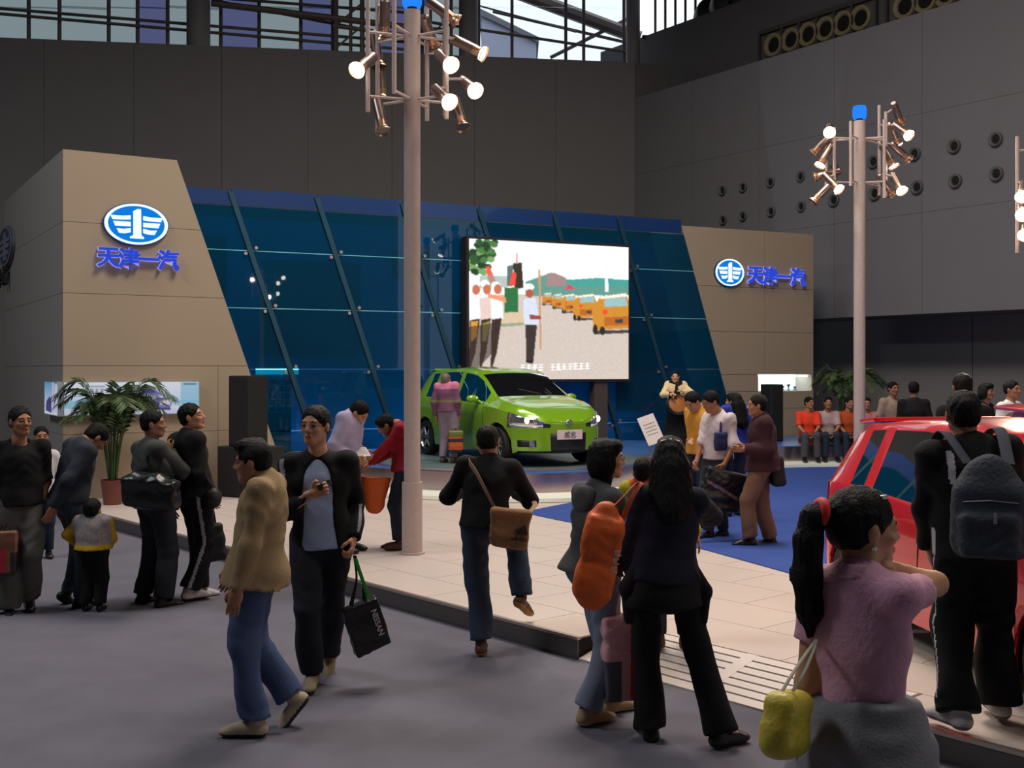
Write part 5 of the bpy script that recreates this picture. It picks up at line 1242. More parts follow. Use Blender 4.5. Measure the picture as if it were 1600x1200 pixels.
# black sweatshirt and track pants
p5 = p = Person('person in a black sweatshirt and side-striped track pants looking up to the right', ground(304, 938), (.72, .69), 1.71, dict(pel=(302, 785, 0), neck=(293, 682, 0), head=(300, 652, .02), fl=(310, 920, .12), fr=(296, 922, -.05), hr=(330, 772, .0), hl=(326, 775, .26), er=(.6, -1, 0), el=(-.6, -.8, 0)), face=(1, -.05), pitch=.2, tone='a')
p.body(); p.hair('short'); p.top(K_black, 'sweatshirt', th=.032, hem=-.07, fold=.006, collar=.03); p.trousers(None, mats=[K_black, cloth('grey side stripe', (150, 146, 148))], th=.028, fold=.006, flare=.02, zones=[(1, stripe(p.hipR, p.knR, (1, -.7, 0), .014, -.1, 1)), (1, stripe(p.knR, p.anR, (1, -.7, 0), .014, 0, 1))]); p.shoes(S_white, S_sole)
# behind the left group
p = Person('seated-height child in a white top mostly hidden behind the black T-shirt', gp(64, 872), (.5, -.85), 1.30, dict(), headk=1.15, q=1.5, tone='b')
p.body(); p.hair('short'); p.top(K_white, 'shirt', th=.02, sleeve=.5); p.trousers(K_jean); p.shoes(S_black)
# lavender shirt, on the platform
p8 = p = Person('person in a lavender shirt looking down at papers on the platform', ground(540, 862, PZ), (.95, -.3), 1.64, dict(pel=(538, 758, 0), neck=(548, 662, 0), head=(561, 645, -.03), hr=(556, 716, -.16), hl=(568, 708, .08), er=(.5, -.9, -.3), el=(-.5, -.9, -.3)), pitch=-.75, tone='a', q=1.2)
p.body(handR='hold', handL='hold'); p.hair('short'); p.top(cloth('lavender shirt', (178, 168, 196)), 'shirt', th=.03, hem=-.10, fold=.007, collar=.035, sleeve=.85); p.trousers(cloth('dark trousers', (40, 42, 48)), th=.025); p.shoes(S_black)
# red sweater behind the post
p9 = p = Person('person in a red sweater leaning forward behind the lamp post', ground(630, 858, PZ), (-1, -.12), 1.52, dict(pel=(632, 760, 0), neck=(624, 676, 0), head=(603, 664, 0), fl=(628, 848, -.08), fr=(622, 846, .1), hl=(574, 726, -.08), hr=(580, 722, .12), el=(-.3, -.2, -1), er=(.3, -.2, -1)), pitch=-.6, tone='b', q=1.2, female=True)
p.body(); p.hair('fringe'); p.top(cloth('red sweater', (150, 30, 42)), 'sweater', th=.026, hem=-.06, fold=.005, collar=.03); p.trousers(cloth('navy jeans', (40, 46, 62)), th=.018); p.shoes(S_brown, S_sole)
# on the blue carpet
p13 = p = Person('person in a white shirt with a bag strap on the blue carpet, looking down left', ground(1120, 838, PZ + .008), (-.8, -.55), 1.64, dict(pel=(1122, 730, 0), neck=(1122, 650, 0), head=(1110, 628, -.03), fl=(1130, 828, .1), fr=(1108, 830, -.05), hr=(1083, 742, -.1), hl=(1132, 725, -.22), er=(.8, -.8, 0), el=(-.8, -.9, -.3)), pitch=-.45, face=(-.9, -.45), tone='b', q=1.3)
p.body(handR='grip', handL='grip'); p.hair('short'); p.top(cloth('white shirt', (216, 200, 204)), 'shirt', th=.022, hem=-.06, sleeve=.62, fold=.006, collar=.03); p.trousers(cloth('slate trousers', (60, 68, 78)), th=.022); p.shoes(S_black)
p14 = p = Person('person in a yellow top bending over behind the white shirt', gp(1094, 822, PZ + .008), (-.7, -.6), 1.62, dict(neck=(1094, 654, 0), head=(1082, 628, -.06), hr=(1080, 690, -.15)), pitch=-.6, tone='a', q=1.4)
p.body(); p.hair('short'); p.top(cloth('yellow shirt', (214, 150, 56)), 'shirt', th=.028, sleeve=.5); p.trousers(K_jean); p.shoes(S_black)
p15 = p = Person('long-haired person in a blue top turned away behind the white shirt', gp(1148, 806, PZ + .008), (-.3, .95), 1.58, dict(head=(1146, 628, 0)), tone='a', q=1.4, female=True, face=(-.75, .5))
p.body(); p.hair('long'); p.top(cloth('royal blue', (44, 60, 150)), 'top', th=.026, sleeve=.8); p.trousers(K_jean); p.shoes(S_black)
p16 = p = Person('person in a maroon shirt and khaki trousers on the blue carpet, facing left', ground(1190, 850, PZ + .008), (-1, .05), 1.62, dict(pel=(1192, 735, 0), neck=(1190, 660, 0), head=(1183, 634, 0), fl=(1172, 842, -.06), fr=(1204, 842, .1), hl=(1164, 702, -.12), hr=(1166, 700, .14), el=(-.3, -1, -.4), er=(.3, -1, -.4)), tone='b', q=1.3, build=1.05)
p.body(handL='hold', handR='hold'); p.hair('short'); p.top(cloth('maroon shirt', (62, 34, 42)), 'shirt', th=.040, hem=-.13, flare=1.12, fold=.004, collar=.035); p.trousers(cloth('khaki trousers', (124, 92, 72)), th=.030, fold=.007, flare=.012); p.shoes(S_black, S_sole)
# performer on the stage
p17 = p = Person('performer in black with pale puffed sleeves playing a round instrument on the stage', Vector(((1056 - 800) * 19.4 / F, 19.4, SZ)), (-.15, -1), 1.48, dict(neck=(1056, 605, 0), head=(1055, 589, -.02), hr=(1048, 616, -.30), hl=(1068, 612, -.26), er=(1, -.3, -.6), el=(-1, -.3, -.6)), tone='c', q=1.4, female=True)
p.body(); p.hair('short'); p.top(None, 'blouse', mats=[K_black, cloth('cream sleeve', (232, 206, 160))], th=.03, hem=.0, zones=[(1, stripe(p.shL, p.elL, (0, 1, 0), .2, .05, .95)), (1, stripe(p.shR, p.elR, (0, 1, 0), .2, .05, .95)), (1, lambda Cn, p=p: np.abs((Cn - p.pel) @ p.T[:, 0]) > p.sw - .01)]); p.skirt(K_black, .72, .12); p.shoes(S_black)
# child between the two standing figures
p = Person('child in a yellow-green striped top half hidden behind the long-haired figure', gp(1050, 1012, .112), (.1, 1), 1.40, dict(pel=(1043, 880, 0), neck=(1020, 768, 0), head=(1006, 738, .0), ER=(1086, 812, .0), hr=(1096, 862, .0), hl=(1010, 850, .2)), tone='a', q=1.1, headk=1.05)
p.body(); p.hair('short'); p.top(None, 'striped_top', mats=[cloth('yellow-green stripe', (170, 164, 40), var=.4, scale=40), cloth('orange side', (206, 84, 40))], th=.03, hem=-.05, zones=[(1, lambda Cn, p=p: (np.abs((Cn - p.pel) @ p.T[:, 0]) < .12))]); p.trousers(K_jean); p.shoes(S_brown)
# seated on the stage edge
def seated(label, px, d, col, hh, tcol, head_py, q=1.7, face=None, headc='short'):
    s = 1.0
    d = d + .47; f_ = Vector(((px - 800) * d / F, d - .0, PZ + .06))
    P = dict(seat=1, pel=('l', 0, -.30, .43), neck=('l', 0, -.26, .95), fl=('l', -.12, .12, .085), fr=('l', .12, .12, .085), hl=('l', -.06, .06, .52), hr=('l', .08, .06, .52), kl=(0, 1, 1), kr=(0, 1, 1), el=(-.8, -.5, 0), er=(.8, -.5, 0))
    p = Person(label, f_, (-.12, -1), hh, P, q=q, tone='b', face=face, group='visitors sitting on the stage edge')
    p.body(); p.hair(headc); p.top(col, 'shirt', th=.028, sleeve=.5); p.trousers(tcol, th=.022); p.shoes(S_black); return p
seated('person in a bright orange-red shirt sitting on the stage edge', 1266, 20.55, cloth('orange red', (226, 66, 40)), 1.66, cloth('grey slacks', (74, 72, 78)), 640, face=(.5, -1))
seated('person in a pale pinkish shirt sitting second on the stage edge', 1297, 20.62, cloth('pale pink grey', (176, 150, 150)), 1.66, K_jean, 640)
seated('person in a rust-brown shirt sitting third on the stage edge', 1329, 20.65, cloth('rust', (176, 74, 34)), 1.64, K_jean, 643, face=(.4, -1))
seated('person in a salmon shirt sitting just right of the farther lamp post', 1358, 20.6, cloth('salmon', (190, 120, 110)), 1.62, K_jean, 645)
# standing behind the red cars
def standing(label, px, top, d, z, col, hair='short', heading=(0, -1), face=None, q=1.5, tone='b', name='shirt', sleeve=.5):
    hh = H - (top - HOR) * d / F - z
    p = Person(label, Vector(((px - 800) * d / F, d, z)), heading, hh, dict(), q=q, tone=tone, face=face)
    p.body(); p.hair(hair); p.top(col, name, th=.028, sleeve=sleeve); p.trousers(K_jean); p.shoes(S_black); return p
standing('person in a beige shirt standing far behind the red car', 1394, 600, 17.4, PZ + .008, cloth('beige shirt', (166, 140, 124)), heading=(.3, -1))
standing('person in dark clothes standing behind the red car, turned right', 1428, 600, 16.2, PZ + .008, K_black, heading=(.2, .9), sleeve=1)
standing('dark-haired person hidden behind the backpacker, only the hair showing', 1505, 590, 10.2, PZ, K_black, heading=(0, 1), sleeve=1)
standing('dark-haired person in a black top at the right behind the roof of the red car', 1538, 603, 14.6, PZ + .008, K_black, hair='bob', heading=(.7, -.7))
standing('person in a white top with a dark strap at the right edge behind the cars', 1578, 599, 13.8, PZ + .008, K_white, heading=(.6, -.8))
# by and behind the green car
p29 = p = Person('person in a pink and violet striped top standing beside the green car', Vector(((700 - 800) * 16.9 / F, 16.9, SZ + .04)), (.35, .94), 1.44, dict(head=(697, 594, 0), neck=(698, 609, 0)), q=1.5, tone='a')
p.body(); p.hair('short', pm('greying hair', (110, 90, 84), .6)); p.top(None, 'striped_top', mats=[cloth('violet stripe', (118, 78, 104)), cloth('pink shoulder', (206, 120, 150)), cloth('olive stripe', (120, 116, 70))], th=.03, hem=-.06, zones=[(1, lambda Cn, p=p: Cn[:, 2] > p.nk[2] - .10), (2, lambda Cn, p=p: np.abs(Cn[:, 2] - p.nk[2] + .28) < .02)]); p.trousers(cloth('mauve grey trousers', (138, 124, 138)), th=.03); p.shoes(S_brown)
p = Person('dark-haired person in a beige shirt standing behind the windscreen of the green car', Vector(((838 - 800) * 19.7 / F, 19.7, SZ + .04)), (.9, -.4), 1.52, dict(head=(838, 588, 0)), q=1.5, tone='a')
p.body(); p.hair('short'); p.top(cloth('beige shirt', (166, 140, 124)), 'shirt', th=.028); p.trousers(K_jean); p.shoes(S_black)
# ------------------------------------------------------------------ cars
M_cglass = glassmat('dark car glass', (.10, .12, .12), .01, .22)
M_tyre = pm('tyre rubber', (20, 20, 20), .8); M_rim = pm('alloy rim', (170, 170, 172), .25, .9); M_plast = pm('black plastic', (18, 18, 19), .5)
M_lampg = pm('headlamp reflector', (206, 204, 206), .08, .9); M_lampc = emitmat('headlamp glow', (1, .97, .9), 3.0); M_tail = pm('tail lamp red', (150, 14, 18), .15, coat=1)
M_int = pm('car interior grey', (46, 46, 48), .8); M_seat = pm('car seat cloth', (70, 70, 74), .9)
def interp(x, pts):
    xs = [p[0] for p in pts]; ys = [p[1] for p in pts]; return float(np.interp(x, xs, ys))
ZT = [(-1.95, .80), (-1.90, .93), (-1.82, 1.02), (-1.72, 1.14), (-1.52, 1.38), (-1.40, 1.425), (-1.1, 1.455), (-.5, 1.485), (.0, 1.465), (.25, 1.425), (.45, 1.33), (.92, 1.03), (1.0, 1.005), (1.3, .955), (1.6, .88), (1.78, .80), (1.88, .73), (1.95, .66)]
ZB = [(-1.95, .76), (-1.85, .90), (-1.7, .96), (-1.2, .955), (-.5, .93), (.3, .90), (.9, .875), (1.3, .84), (1.6, .78), (1.85, .70), (1.95, .63)]
LEN = 1.95
def plan(x):
    w = .835
    if abs(x) >= LEN - 1e-6: return 0.0
    if x > .9: w *= max(1e-4, 1 - ((x - .9) / (LEN - .9 + .003)) ** 3.6) ** (1 / 2.6)
    if x < -1.2: w *= max(1e-4, 1 - ((-x - 1.2) / (LEN - 1.2 + .003)) ** 5.0) ** (1 / 3.2)
    return w
WX = (1.22, -1.23); WR, ARC = .295, .345
def section(x):
    w = plan(x); zt, zb = interp(x, ZT), interp(x, ZB); sill = .20 + (.04 if abs(x) > 1.6 else 0)
    for xw in WX:
        if abs(x - xw) < ARC: sill = max(sill, WR + math.sqrt(ARC ** 2 - (x - xw) ** 2))
    zl = [.20, .30, .40, .50, .58, .66, .74]; pr = [.965, .985, .995, 1.0, 1.0, .996, .99]
    zl = [max(z + (.03 if i == 0 and abs(x) > 1.6 else 0), sill + .004 * i) for i, z in enumerate(zl)]
    zl = [min(z, zb - .03 + .003 * i) for i, z in enumerate(zl)]
    in_ = max(w - .24, w * .4)
    row = [(0, .20), (in_, .20), (in_, zl[0])] + [(w * p, z) for p, z in zip(pr, zl)] + [(w * .972, zb)]
    h = max(zt - zb, .004); g = min(h / .42, 1)
    for f, a, b in ((.05, .955, .945), (.84, .88, .735), (.94, .78, .68), (.985, .50, .42), (1.0, 0, 0)):
        row.append((w * (a * (1 - g) + b * g), zb + h * f))
    return row                                             # rows 0..10 lower (10 belt), 11 window foot, 12 window head, 13 roof rail, 14, 15 centre
NR = 16
SX = sorted(set([round(v, 4) for v in ([LEN, -LEN, -1.93, 1.93, 1.90, 1.86, 1.80, 1.74, 1.66, 1.58, .92, .86, .78, .6, .45, .34, .25, .1, -.12, -.18, -.24, -.3, -.5, -.7, -.86, -.92, -.98, -1.06, -1.27, -1.40, -1.45, -1.52, -1.6, -1.66, -1.72, -1.78, -1.84, -1.89]
     + [xw + ARC * math.cos(math.radians(a)) for xw in WX for a in (0, 4, 20, 40, 60, 80, 100, 120, 140, 160, 176, 180)])]))
def car(name, label, loc, heading, paint, dark_inside, scale=1.0, open_door=None, plate=None, lights_on=False):
    rz = math.atan2(heading[1], heading[0]); root = thing(name, label, 'car', loc, rz); root.scale = (scale,) * 3
    G_ = [section(x) for x in SX]; n = len(SX)
    V = {}; groups = {}
    def zone(i, j, sg):
        xm = (SX[i] + SX[i + 1]) / 2; r = G_[i]; zm = (G_[i][j][1] + G_[i + 1][j + 1][1]) / 2; ym = (G_[i][j][0] + G_[i + 1][j + 1][0]) / 2
        if j == 11:
            if -.12 < xm < .78: return ('side_window', sg, 0)
            if -.92 < xm < -.24: return ('side_window', sg, 1)
            if -1.27 < xm < -1.06: return ('quarter_window', sg, 0)
        if j >= 13:
            if .34 < xm < .92: return ('windscreen', 0, 0)
            if -1.78 < xm < -1.52: return ('rear_window', 0, 0)
        if j < 3: return ('underside', 0, 0)
        if open_door and sg == open_door and -.98 < xm < -.18 and 3 <= j <= 12: return ('rear_door', sg, 0)
        if xm > 1.3:
            if .60 < zm < interp(xm, ZB) + .01 and .42 < ym < .80 and j >= 7 and j <= 10 and xm > 1.5: return ('headlamp', sg, 0)
            if ym < .40 and .60 < zm < .70 and j in (7, 8): return ('grille', 0, 0)
            if ym < .34 and .26 < zm < .46: return ('lower_intake', 0, 0)
            if .48 < ym < .70 and .28 < zm < .40: return ('fog_recess', sg, 0)
        if xm < -1.62 and .62 < zm < .98 and ym > .56 and j in (8, 9, 10): return ('tail_lamp', sg, 0)
        return ('body_shell', 0, 0)
    for sg in (-1, 1):
        for i in range(n - 1):
            for j in range(NR - 1):
                quad = [(i, j), (i + 1, j), (i + 1, j + 1), (i, j + 1)]
                pts = [(SX[a], sg * G_[a][b][0], G_[a][b][1]) for a, b in quad]
                if sg < 0: pts = pts[::-1]
                groups.setdefault(zone(i, j, sg), []).append(pts)
    mats = {'body_shell': paint, 'underside': M_plast, 'side_window': M_cglass, 'quarter_window': M_cglass, 'windscreen': M_cglass, 'rear_window': M_cglass, 'headlamp': M_lampg, 'grille': M_plast, 'lower_intake': M_plast, 'fog_recess': M_plast, 'tail_lamp': M_tail, 'rear_door': paint}
    door = None
    for key in sorted(groups, key=lambda k: k[0] != 'rear_door'):
        nm, sg, idx = key; quads = groups[key]; vs_, fs_ = [], []; seen = {}
        for q in quads:
            f = []
            for pt in q:
                k = tuple(round(c, 4) for c in pt)
                if k not in seen: seen[k] = len(vs_); vs_.append(pt)
                if seen[k] not in f: f.append(seen[k])
            if len(f) >= 3: fs_.append(f)
        par = root; off = Vector((0, 0, 0))
        if nm == 'rear_door': off = Vector((-.18, sg * .80, 0))
        if nm == 'side_window' and idx == 1 and open_door == sg and door is not None: par = door; off = Vector((-.18, sg * .80, 0))
        o = mobj(nm, [Vector(v) - off for v in vs_], fs_, [mats[nm]] + ([dark_inside] if nm == 'rear_door' else []), par)
        autosmooth(o, 48)
        if nm == 'rear_door':
            md = o.modifiers.new('thick', 'SOLIDIFY'); md.thickness = .055; md.offset = -1; md.material_offset = 1; md.material_offset_rim = 1
            o.location = off; o.rotation_euler = (0, 0, sg * -math.radians(34)); door = o
        if nm in ('headlamp', 'grille', 'fog_recess', 'lower_intake'):
            md = o.modifiers.new('thick', 'SOLIDIFY'); md.thickness = .012; md.offset = 1
    # cabin: floor tub, dashboard, seats seen through the glass
    m = MB(); m.box((-.35, 0, .50), (2.3, 1.24, .30), bev=.05); m.box((.62, 0, .78), (.35, 1.2, .3), bev=.08); m.box((-1.5, 0, .62), (.4, 1.1, .4), bev=.05); m.build('cabin_tub', M_int, root)
    for sx, yy in ((.02, -.36), (.02, .36), (-.86, -.34), (-.86, .34)):
        s = MB(); s.box((sx, yy, .68), (.46, .46, .16), bev=.05); s.box((sx - .26, yy, .92), (.14, .44, .56), Matrix.Rotation(-.18, 3, 'Y'), .05); so = s.build('seat', M_seat, root)
        hd = MB(); hd.box((sx - .33, yy, 1.26), (.09, .26, .16), None, .035); hd.build('headrest', M_seat, so)
    m = MB(); m.lathe([(.165, -.012), (.18, 0), (.165, .012), (.15, 0), (.165, -.012)], 20, Matrix.Rotation(math.radians(65), 3, 'Y')); m.build('steering_wheel', M_plast, root, loc=(.36, .36, .92))
    # wheels
    for xw in WX:
        for sg in (-1, 1):
            Rm = Matrix.Rotation(-sg * math.pi / 2, 3, 'X'); c = Vector((xw, sg * .735, WR))
            t = MB(); t.lathe([(.19, -.09), (.27, -.095), (.292, -.06), (WR, 0), (.292, .06), (.27, .095), (.19, .09)], 32, Rm); to = autosmooth(t.build('wheel', M_tyre, root, loc=c))
            r = MB(); r.lathe([(.195, .085), (.185, .06), (.175, .03)], 28, Rm)
            r.lathe([(.0, .07), (.05, .07), (.055, .05)], 14, Rm)
            for k in range(6):
                an = k * math.pi / 3; p0 = Rm @ Vector((.04 * math.cos(an), .04 * math.sin(an), .06)); p1 = Rm @ Vector((.18 * math.cos(an), .18 * math.sin(an), .055)); r.tube([p0, p1], .02, 6)
            r.lathe([(.0, -.02), (.18, -.02)], 20, Rm); autosmooth(r.build('rim', M_rim, to))
    # mirrors, handles, seams, spoiler
    for sg in (-1, 1):
        mv = sdf([EL((.60, sg * .90, .985), (.07, .105, .062), None, .02), CN((.62, sg * .76, .93), (.61, sg * .86, .965), .022, .026, .02)], .012); soft('mirror', [mv], paint, root)
        for xh in (-.02, -.80):
            if open_door == sg and xh < -.5: continue
            h = MB(); h.tube([(xh - .09, sg * .832, .80), (xh - .05, sg * .85, .80), (xh + .05, sg * .85, .80), (xh + .09, sg * .832, .80)], .012, 8); h.build('door_handle', paint, root)
        for xs in (.80, -.18, -.95):
            if open_door == sg and xs < -.5: continue
            sm = MB(); P = []
            for z, r in ((.26, 4), (.40, 5), (.50, 6), (.66, 8), (.74, 9), (.9, 10)):
                s_ = section(xs); yy = s_[r][0]; zz = s_[r][1]; P.append((xs - (.10 if xs < -.9 and z < .5 else 0), sg * (yy + .001), zz))
            sm.tube(P, .0045, 4); sm.build('door_seam', M_plast, root)
    sp_ = MB(); sp_.box((-1.55, 0, 1.42), (.26, 1.08, .035), Matrix.Rotation(math.radians(-6), 3, 'Y'), .014); sp_.build('roof_spoiler', paint, root)
    an = MB(); an.cyl((-1.2, 0, 1.44), (-1.35, 0, 1.66), .006, .003, 6); an.build('aerial', M_plast, root)
    for sg in (-1, 1):
        wv = MB(); wv.tube([(.90, sg * .1 + .25, 1.055), (.80, sg * .25 + .05, 1.13)], .008, 5); wv.build('wiper', M_plast, root)
    fx = lambda y, z: max(x for x in np.linspace(1.0, LEN, 400) if plan(x) >= abs(y))
    b = MB(); b.lathe([(.0, .012), (.05, .012), (.06, .0)], 18, Matrix.Rotation(math.pi / 2, 3, 'Y')); bo = b.build('badge', M_rim, root, loc=(fx(0, .66) + .010, 0, .655)); bo.scale = (1, 1, .7)
    for yy in (-.56, .56):
        b = MB(); b.lathe([(.0, .03), (.045, .02), (.052, .0)], 14, Matrix.Rotation(math.pi / 2, 3, 'Y')); b.build('fog_lamp', M_lampg, root, loc=(fx(yy, .34) - .005, yy, .34))
    if plate:
        p = MB(); p.box((0, 0, 0), (.012, .44, .14), None, .004); po = p.build('number_plate', pm('pinkish plate', (226, 200, 206), .4), root, loc=(fx(0, .5) + .02, 0, .475))
        me = text_mesh(plate, .105, .002, .0); me.materials.append(pm('plate print', (90, 84, 90), .6))
        share('plate_print', me, po, mtx=Matrix.Translation((.009, .0, .0)) @ Matrix.Rotation(math.pi / 2, 4, 'Z'))
    if lights_on:
        for sg in (-1, 1):
            for yy, r in ((.62, .05), (.52, .04)):
                l = MB(); l.lathe([(.0, .02), (r * .8, .014), (r, .0)], 16, Matrix.Rotation(math.pi / 2, 3, 'Y') ); l.build('lamp_bulb', M_lampc if yy > .6 else M_lampg, root, loc=(fx(yy, .68) + .0, sg * yy, .69))
    return root
def paintmat(name, rgb): return pm(name, rgb, .28, .25, var=.03, scale=3, coat=1.0)
P_green = paintmat('lime green car paint', (128, 178, 30)); P_red = paintmat('bright red car paint', (214, 16, 34)); P_maroon = pm('maroon door inside', (96, 14, 26), .5)
car('green_car', 'lime green hatchback on the turntable', (-.13, 17.85, SZ + .04), (.5, -.866), P_green, P_green, .98, plate='威志', lights_on=True)
car('red_car', 'bright red hatchback beside the backpacker', (3.36, 6.86, PZ), (.12, -.993), P_red, P_maroon, 1.0)
car('red_car', 'second red hatchback cut off at the right edge behind the first', (6.45, 10.55, PZ + .008), (1, -.12), P_red, P_maroon, 1.0)
# ------------------------------------------------------------------ bags and things in hand
def bag(name, label, cat, prims, mats, vox=.01, fold=.004, seed=5, subs=(), zones=None, group=None):
    """one soft bag built in world space under an Empty at its lowest point"""
    lo = np.min([pbox(p)[0] for p in prims], 0); hi = np.max([pbox(p)[1] for p in prims], 0)
    o = thing(name, label, cat, ((lo[0] + hi[0]) / 2, (lo[1] + hi[1]) / 2, lo[2]), 0, group); org = npv(o.location)
    V, F_ = sdf(prims, vox, subs, folds(fold, 30, seed) if fold else None)
    z2 = [(i, (lambda Cn, fn=fn: fn(Cn + org))) for i, fn in zones] if zones else None
    o['_dummy'] = 0; del o['_dummy']
    b = soft('pouch', [(V - org, F_)], mats, o, z2); o_bag = o
    return o, Vector(org)
def strap(o, org, pts, w, t, mat, name='strap', n=6, sm=6):
    m = MB(); m.tube([p - org for p in spline(pts, sm)], 0, 8, True, (w, t)); autosmooth(m.build(name, mat, o), 60)
W = lambda p, v: Vector(p.root.location) + Matrix.Rotation(p.rz, 3, 'Z') @ Vector(v.tolist() if hasattr(v, 'tolist') else v)
K_bagblk = pm('glossy black bag', (16, 16, 18), .35, bump=.5, bscale=14, var=.2); K_strapb = pm('black webbing', (20, 20, 20), .8); K_orange = pm('orange nylon', (216, 92, 24), .55, bump=.4, bscale=16); K_brown = pm('brown canvas', (142, 100, 66), .85, bump=.3, bscale=90)
def R3(yaw=0, tilt=0, pit=0): return np.array((Matrix.Rotation(yaw, 3, 'Z') @ Matrix.Rotation(tilt, 3, 'Y') @ Matrix.Rotation(pit, 3, 'X')))
# messenger bag on the stepping figure
d = p10.foot.y + .02; c = at(797, 826, d - .16); Rm = R3(.15, .12)
o, org = bag('messenger_bag', 'brown canvas messenger bag with dark logo worn by the stepping figure', 'bag', [BX(c, (.135, .055, .135), Rm, .045), BX(c + Vector((.0, -.035, .03)), (.14, .035, .11), Rm, .03)], K_brown, fold=.006)
strap(o, org, [at(772, 792, d - .15), at(758, 765, d - .18), at(744, 738, d - .13), at(733, 722, d + .0), at(738, 722, d + .12)], .024, .004, pm('tan webbing', (150, 118, 92), .9))
strap(o, org, [at(828, 800, d - .12), at(836, 788, d + .0), at(830, 780, d + .15)], .018, .004, pm('tan webbing', (150, 118, 92), .9))
Rb = Matrix(Rm.tolist()); m = MB()
for k in range(3): h_ = .022 + .014 * k; m.box(c - org + Rb @ Vector((.040 + .025 * k, -.073, -.018 + h_ / 2)), (.019, .004, h_ + .012), Rb @ Matrix.Rotation(math.radians(-24), 3, 'Y'))
m.build('logo', pm('dark logo print', (24, 24, 30), .7), o)
me = text_mesh('adidas', .045, .002, .0008); me.materials.append(pm('dark logo print', (24, 24, 30), .7)); share('lettering', me, o, mtx=Matrix.Translation(c - org + Rb @ Vector((.055, -.074, -.052))) @ Rb.to_4x4())
# tall orange bag on the long-haired figure
d = p12.foot.y - .17; a, b = at(945, 812, d), at(926, 925, d - .03)
o, org = bag('shoulder_bag', 'long orange shoulder bag hanging beside the long-haired figure', 'bag', [CN(a, b, .085, .088, .03, (0, 1, 0), .75), BX((a + b) / 2, (.10, .065, .215), R3(0, .20), .03, .03)], K_orange, fold=.007)
strap(o, org, [at(950, 800, d), at(975, 775, d - .0), at(992, 757, d + .06), at(1000, 757, d + .2)], .016, .004, pm('rust webbing', (170, 80, 40), .8)); strap(o, org, [at(972, 815, d + .03), at(986, 780, d + .03), at(1000, 757, d + .1), at(1006, 757, d + .2)], .014, .004, pm('rust webbing', (170, 80, 40), .8))
m = MB(); q = (at(962, 865, d - .09)) - org
for k in range(3):
    for (dx, dz, w, h) in ((0, .012, .03, .005), (0, -.012, .034, .005), (.0, 0, .005, .034), (-.01, -.004, .005, .022)): m.box(q + Vector((.012 - k * .010 + dx, .012, -k * .042 + dz)), (w, .003, h))
m.build('print', pm('white bag print', (230, 210, 200), .6), o)
# translucent carrier bag
d = p11.foot.y - .10; c = at(968, 1028, d)
o, org = bag('carrier_bag', 'pale pink and red plastic carrier bag held low between the two women', 'bag', [BX(c, (.09, .055, .235), R3(.2, -.04), .02, .01)], [pm('milky pink plastic', (214, 160, 164), .4, bump=.4, bscale=20), pm('red plastic side', (196, 30, 54), .4), pm('printed panel', (84, 80, 92), .5)], fold=.006, zones=[(1, lambda Cn, c=c: Cn[:, 0] > c.x + .055), (2, lambda Cn, c=c: (Cn[:, 2] < c.z - .0) & (Cn[:, 0] < c.x + .01))])
for dx in (-.035, .035): strap(o, org, [at(958, 968, d) + Vector((dx * .6, 0, 0)), at(964, 940, d) + Vector((dx * .2, 0, 0)), at(968, 905, d + .05), at(975, 880, d + .12)], .010, .003, pm('milky handle', (222, 200, 196), .4), 'handle')
# yellow handbag
d = 3.0; c = at(1230, 1130, d); Rm = R3(.9, .22)
o, org = bag('handbag', 'small yellow handbag with pale straps on the arm of the pink blouse', 'bag', [BX(c, (.085, .045, .085), Rm, .035, .02), EL(c + Vector((-.01, 0, -.035)), (.10, .05, .06), Rm, .03)], pm('yellow leather', (196, 178, 54), .45, bump=.3, bscale=40), vox=.007, fold=.003)
for dx in (0, .028): strap(o, org, [at(1222, 1080, d - .02) + Vector((dx, 0, 0)), at(1240, 1050, d) + Vector((dx, 0, 0)), at(1262, 1018, d + .04) + Vector((dx * .5, 0, 0)), at(1276, 1000, d + .10)], .006, .003, pm('pale strap', (186, 180, 160), .6), 'handle')
m = MB(); m.lathe([(.0, .004), (.012, .003), (.014, 0)], 12, Matrix.Rotation(math.pi / 2, 3, 'X')); m.build('clasp', pm('dark clasp', (60, 30, 20), .4, .5), o, loc=at(1232, 1113, d - .055) - org)
# backpack
T_ = p19; Rm3 = Matrix.Rotation(T_.rz - .22, 3, 'Z'); Rn = np.array(Rm3)
c = at(1545, 795, p19.foot.y - .27)
o, org = bag('backpack', 'slate blue backpack on the back of the black tracksuit', 'backpack', [BX(c + Vector((0, 0, -.05)), (.17, .085, .19), Rn, .07, .03), BX(c + Vector(Rn @ npv((0, -.075, -.12))), (.135, .05, .11), Rn, .04, .02), EL(c + Vector((0, 0, .08)), (.145, .085, .19), Rn, .05)], pm('slate nylon', (44, 50, 62), .75, bump=.35, bscale=50), vox=.011, fold=.005)
pk_ = MB(); pk_.tube([c - org + Vector(Rn @ npv(v)) for v in ((-.12, -.128, .04), (.0, -.135, .05), (.12, -.128, .04))], .006, 6); pk_.build('zip', pm('dark zip', (22, 24, 30), .6), o)
pk_ = MB(); pk_.box(c - org + Vector(Rn @ npv((.02, -.13, -.03))), (.015, .01, .05), Rm3, .003); pk_.build('zip_pull', pm('silver pull', (160, 160, 160), .4, .6), o)
for sg in (-1, 1):
    sh = W(p19, p19.shL if sg < 0 else p19.shR); sh = sh + (W(p19, p19.nk) - sh) * .35
    strap(o, org, [c + Vector(Rn @ npv((sg * .09, .03, .21))), sh + Vector((0, -.08, .075)), sh + Vector((0, .02, .085)), sh + Vector((0, .12, .01)), sh + Vector((sg * .03, .16, -.14))], .030, .006, pm('slate strap', (40, 46, 60), .8))
